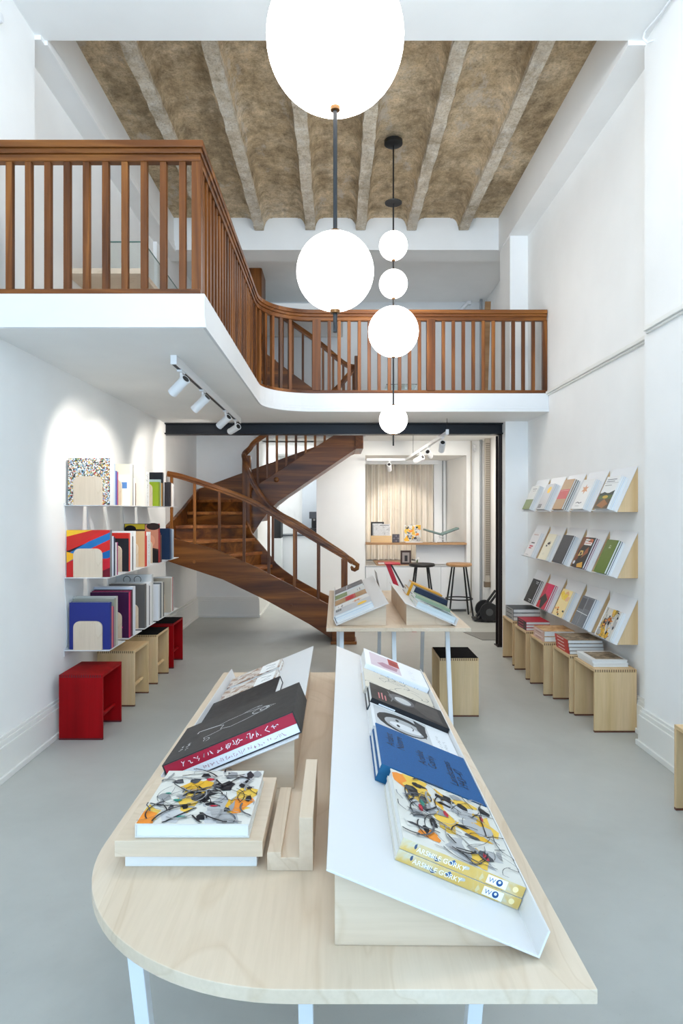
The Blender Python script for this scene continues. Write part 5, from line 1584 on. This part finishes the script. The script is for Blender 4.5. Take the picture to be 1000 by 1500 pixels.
# ================================================================== GALLERY LEVEL FITTINGS
dk = thing('wall_desk', 'pale wooden desk with a glass guard fixed to the gallery wall', 'desk', (-1.8, 5.3, 3.3))
m = MB(); m.box((-2.068, 4.95, 3.36), (-1.48, 6.2, 3.40), maple('x')); m.build('desk_top', dk)
m = MB(); m.prism([(-2.068, 3.401), (-1.82, 3.401), (-2.068, 3.50)], 'y', 5.3, 5.33, maple('x')); m.build('side_board', dk)
GLS = glass('clear_glass')
GEDGE = plain(96, 130, 122, 0.2)
m = MB(); m.box((-1.75, 4.999, 3.62), (-1.482, 5.013, 3.627), GEDGE); m.box((-1.495, 5.0, 3.62), (-1.481, 6.2, 3.627), GEDGE); m.box((-1.495, 4.999, 3.401), (-1.481, 5.0, 3.62), GEDGE); m.build('glass_edge', dk)
m = MB(); m.box((-1.75, 5.0, 3.401), (-1.5, 5.012, 3.62), GLS); m.build('glass_guard', dk)
m = MB(); m.box((-1.494, 5.0, 3.401), (-1.482, 6.2, 3.62), GLS); m.build('glass_guard', dk)
m = MB(); m.prism([(-2.068, 3.359), (-1.6, 3.359), (-2.068, 3.0)], 'y', 5.6, 5.63, maple('x')); m.build('bracket', dk)
tb_ = thing('tube_lamp', 'white tube lamp mounted aslant on the upper back wall', 'lamp', (1.9, 9.9, 4.9))
m = MB(); m.tube([(1.79, 9.9, 4.72), (2.03, 9.9, 5.02)], .03, METAL_W, 12) if False else m.tube([(1.80, 9.91, 4.5), (2.02, 9.91, 4.735)], .028, METAL_W, 12); m.build('tube', tb_)
m = MB(); m.box((1.99, 9.89, 4.70), (2.06, 9.949, 4.77), METAL_W); m.build('end_cap', tb_)
wb_ = thing('wood_batten', 'short raw wooden batten leaning at the gallery pier', 'batten', (2.1, 8.6, 2.73))
m = MB(); m.prism([(2.06, 2.726), (2.16, 2.726), (2.22, 4.55), (2.14, 4.55)], 'y', 9.3, 9.33, WSH); m.build('board', wb_)
gb = thing('glass_case', 'low clear glass case standing on the gallery behind the balusters', 'glass case', (0.7, 8.0, 2.726))
m = MB(); m.box((0.62, 8.0, 2.726), (1.0, 8.012, 3.1), GLS); m.build('pane', gb)
m = MB(); m.box((0.62, 8.3, 2.726), (1.0, 8.312, 3.1), GLS); m.build('pane', gb)
m = MB(); m.box((0.62, 8.0, 3.101), (1.0, 8.312, 3.113), GLS); m.build('top_pane', gb)
# hooks on the front piers
hk = thing('cable_hook', 'white curved hook and cable at the top of the pier by the slanted displays', 'hook', (2.0, 4.2, 4.5))
m = MB(); m.tube([(2.029, 4.15, 4.56), (1.99, 4.15, 4.545), (1.965, 4.15, 4.57), (1.975, 4.15, 4.61), (2.0, 4.0, 4.615), (2.022, 3.7, 4.62)], .007, METAL_W, 8); m.build('hook', hk, smooth=True)
kn = thing('wall_plug', 'small white round plug high on the pier above the gallery rail', 'plug', (-1.93, 3.7, 4.4))
m = MB(); m.tube([(-1.9495, 3.75, 4.40), (-1.93, 3.75, 4.40)], .028, METAL_W, 14, radii=[.03, .024]); m.build('cap', kn, smooth=True)

WORLD = 5.0
EXPOSURE = 0.0
# ================================================================== LIGHT, CAMERA
w = bpy.data.worlds.new('sky'); SC.world = w; w.use_nodes = True
nt = w.node_tree; bg = nt.nodes['Background']
tc = nt.nodes.new('ShaderNodeTexCoord'); sp = nt.nodes.new('ShaderNodeSeparateXYZ')
nt.links.new(tc.outputs['Generated'], sp.inputs['Vector'])
mr = nt.nodes.new('ShaderNodeMapRange'); mr.inputs['From Min'].default_value = -0.15; mr.inputs['From Max'].default_value = 0.15
nt.links.new(sp.outputs['Z'], mr.inputs['Value'])
cr = nt.nodes.new('ShaderNodeValToRGB')
cr.color_ramp.elements[0].color = (1.24, 1.66, 2.12, 1); cr.color_ramp.elements[1].color = (0.20, 0.38, 0.62, 1)
nt.links.new(mr.outputs['Result'], cr.inputs['Fac'])
nt.links.new(cr.outputs['Color'], bg.inputs['Color'])
bg.inputs['Strength'].default_value = WORLD

def area(name, loc, rot, sx, sy, energy, col=(1, 1, 1), portal=False):
    l = bpy.data.lights.new(name, 'AREA'); l.shape = 'RECTANGLE'; l.size = sx; l.size_y = sy; l.energy = energy; l.color = col
    if portal:
        l.cycles.is_portal = True
    o = bpy.data.objects.new(name, l); COL.objects.link(o); o.location = loc; o.rotation_euler = rot
    return o
def spot(name, loc, target, energy, size=40, blend=0.6, col=(1, 0.93, 0.84), r=0.03):
    l = bpy.data.lights.new(name, 'SPOT'); l.energy = energy; l.spot_size = R(size); l.spot_blend = blend; l.color = col; l.shadow_soft_size = r
    o = bpy.data.objects.new(name, l); COL.objects.link(o); o.location = loc
    o.rotation_euler = (Vector(target) - Vector(loc)).to_track_quat('-Z', 'Y').to_euler()
    return o
area('window_portal', (0, -3.93, 2.3), (R(90), 0, 0), 4.0, 4.5, 0, portal=True)
area('front_soffit_fill', (0.2, 3.3, 4.6), (R(34), 0, 0), 2.0, 0.6, 50, (1, 0.98, 0.95))  # unseen light added to lift the wall displays, stools and mid floor
area('back_room_fill', (1.2, 8.6, 2.6), (0, 0, 0), 1.2, 1.2, 34, (1, 0.95, 0.88))  # added fill without a fixture, brightens the back room floor
area('upper_room_fill', (0.8, 8.9, 4.74), (0, 0, 0), 1.4, 1.0, 7, (0.95, 0.97, 1.0))  # weak extra light, added so the upper room is less dark
area('passage_fill', (-0.75, 11.5, 2.6), (0, 0, 0), 0.5, 0.9, 26, (0.93, 0.97, 1.0))  # invented source without a fixture, lightens the dark passage
for L in SPOTS:
    spot('track_spot_light', *L)

cam = bpy.data.cameras.new('camera'); co = bpy.data.objects.new('camera', cam); COL.objects.link(co)
co.location = (0, 0, EYE); co.rotation_euler = (R(90), 0, 0)
cam.sensor_fit = 'VERTICAL'; cam.sensor_height = 36; cam.lens = F / 1500 * 36
cam.shift_x = 8 / 1500; cam.shift_y = -2 / 1500
cam.clip_start = 0.05
SC.camera = co
vs = SC.view_settings
vs.view_transform = 'Standard'; vs.look = 'None'; vs.gamma = 1; vs.use_curve_mapping = False
vs.exposure = EXPOSURE
SC.cycles.use_denoising = True
SC.cycles.max_bounces = 10; SC.cycles.diffuse_bounces = 6; SC.cycles.sample_clamp_indirect = 6
SC.cycles.caustics_reflective = False; SC.cycles.caustics_refractive = False
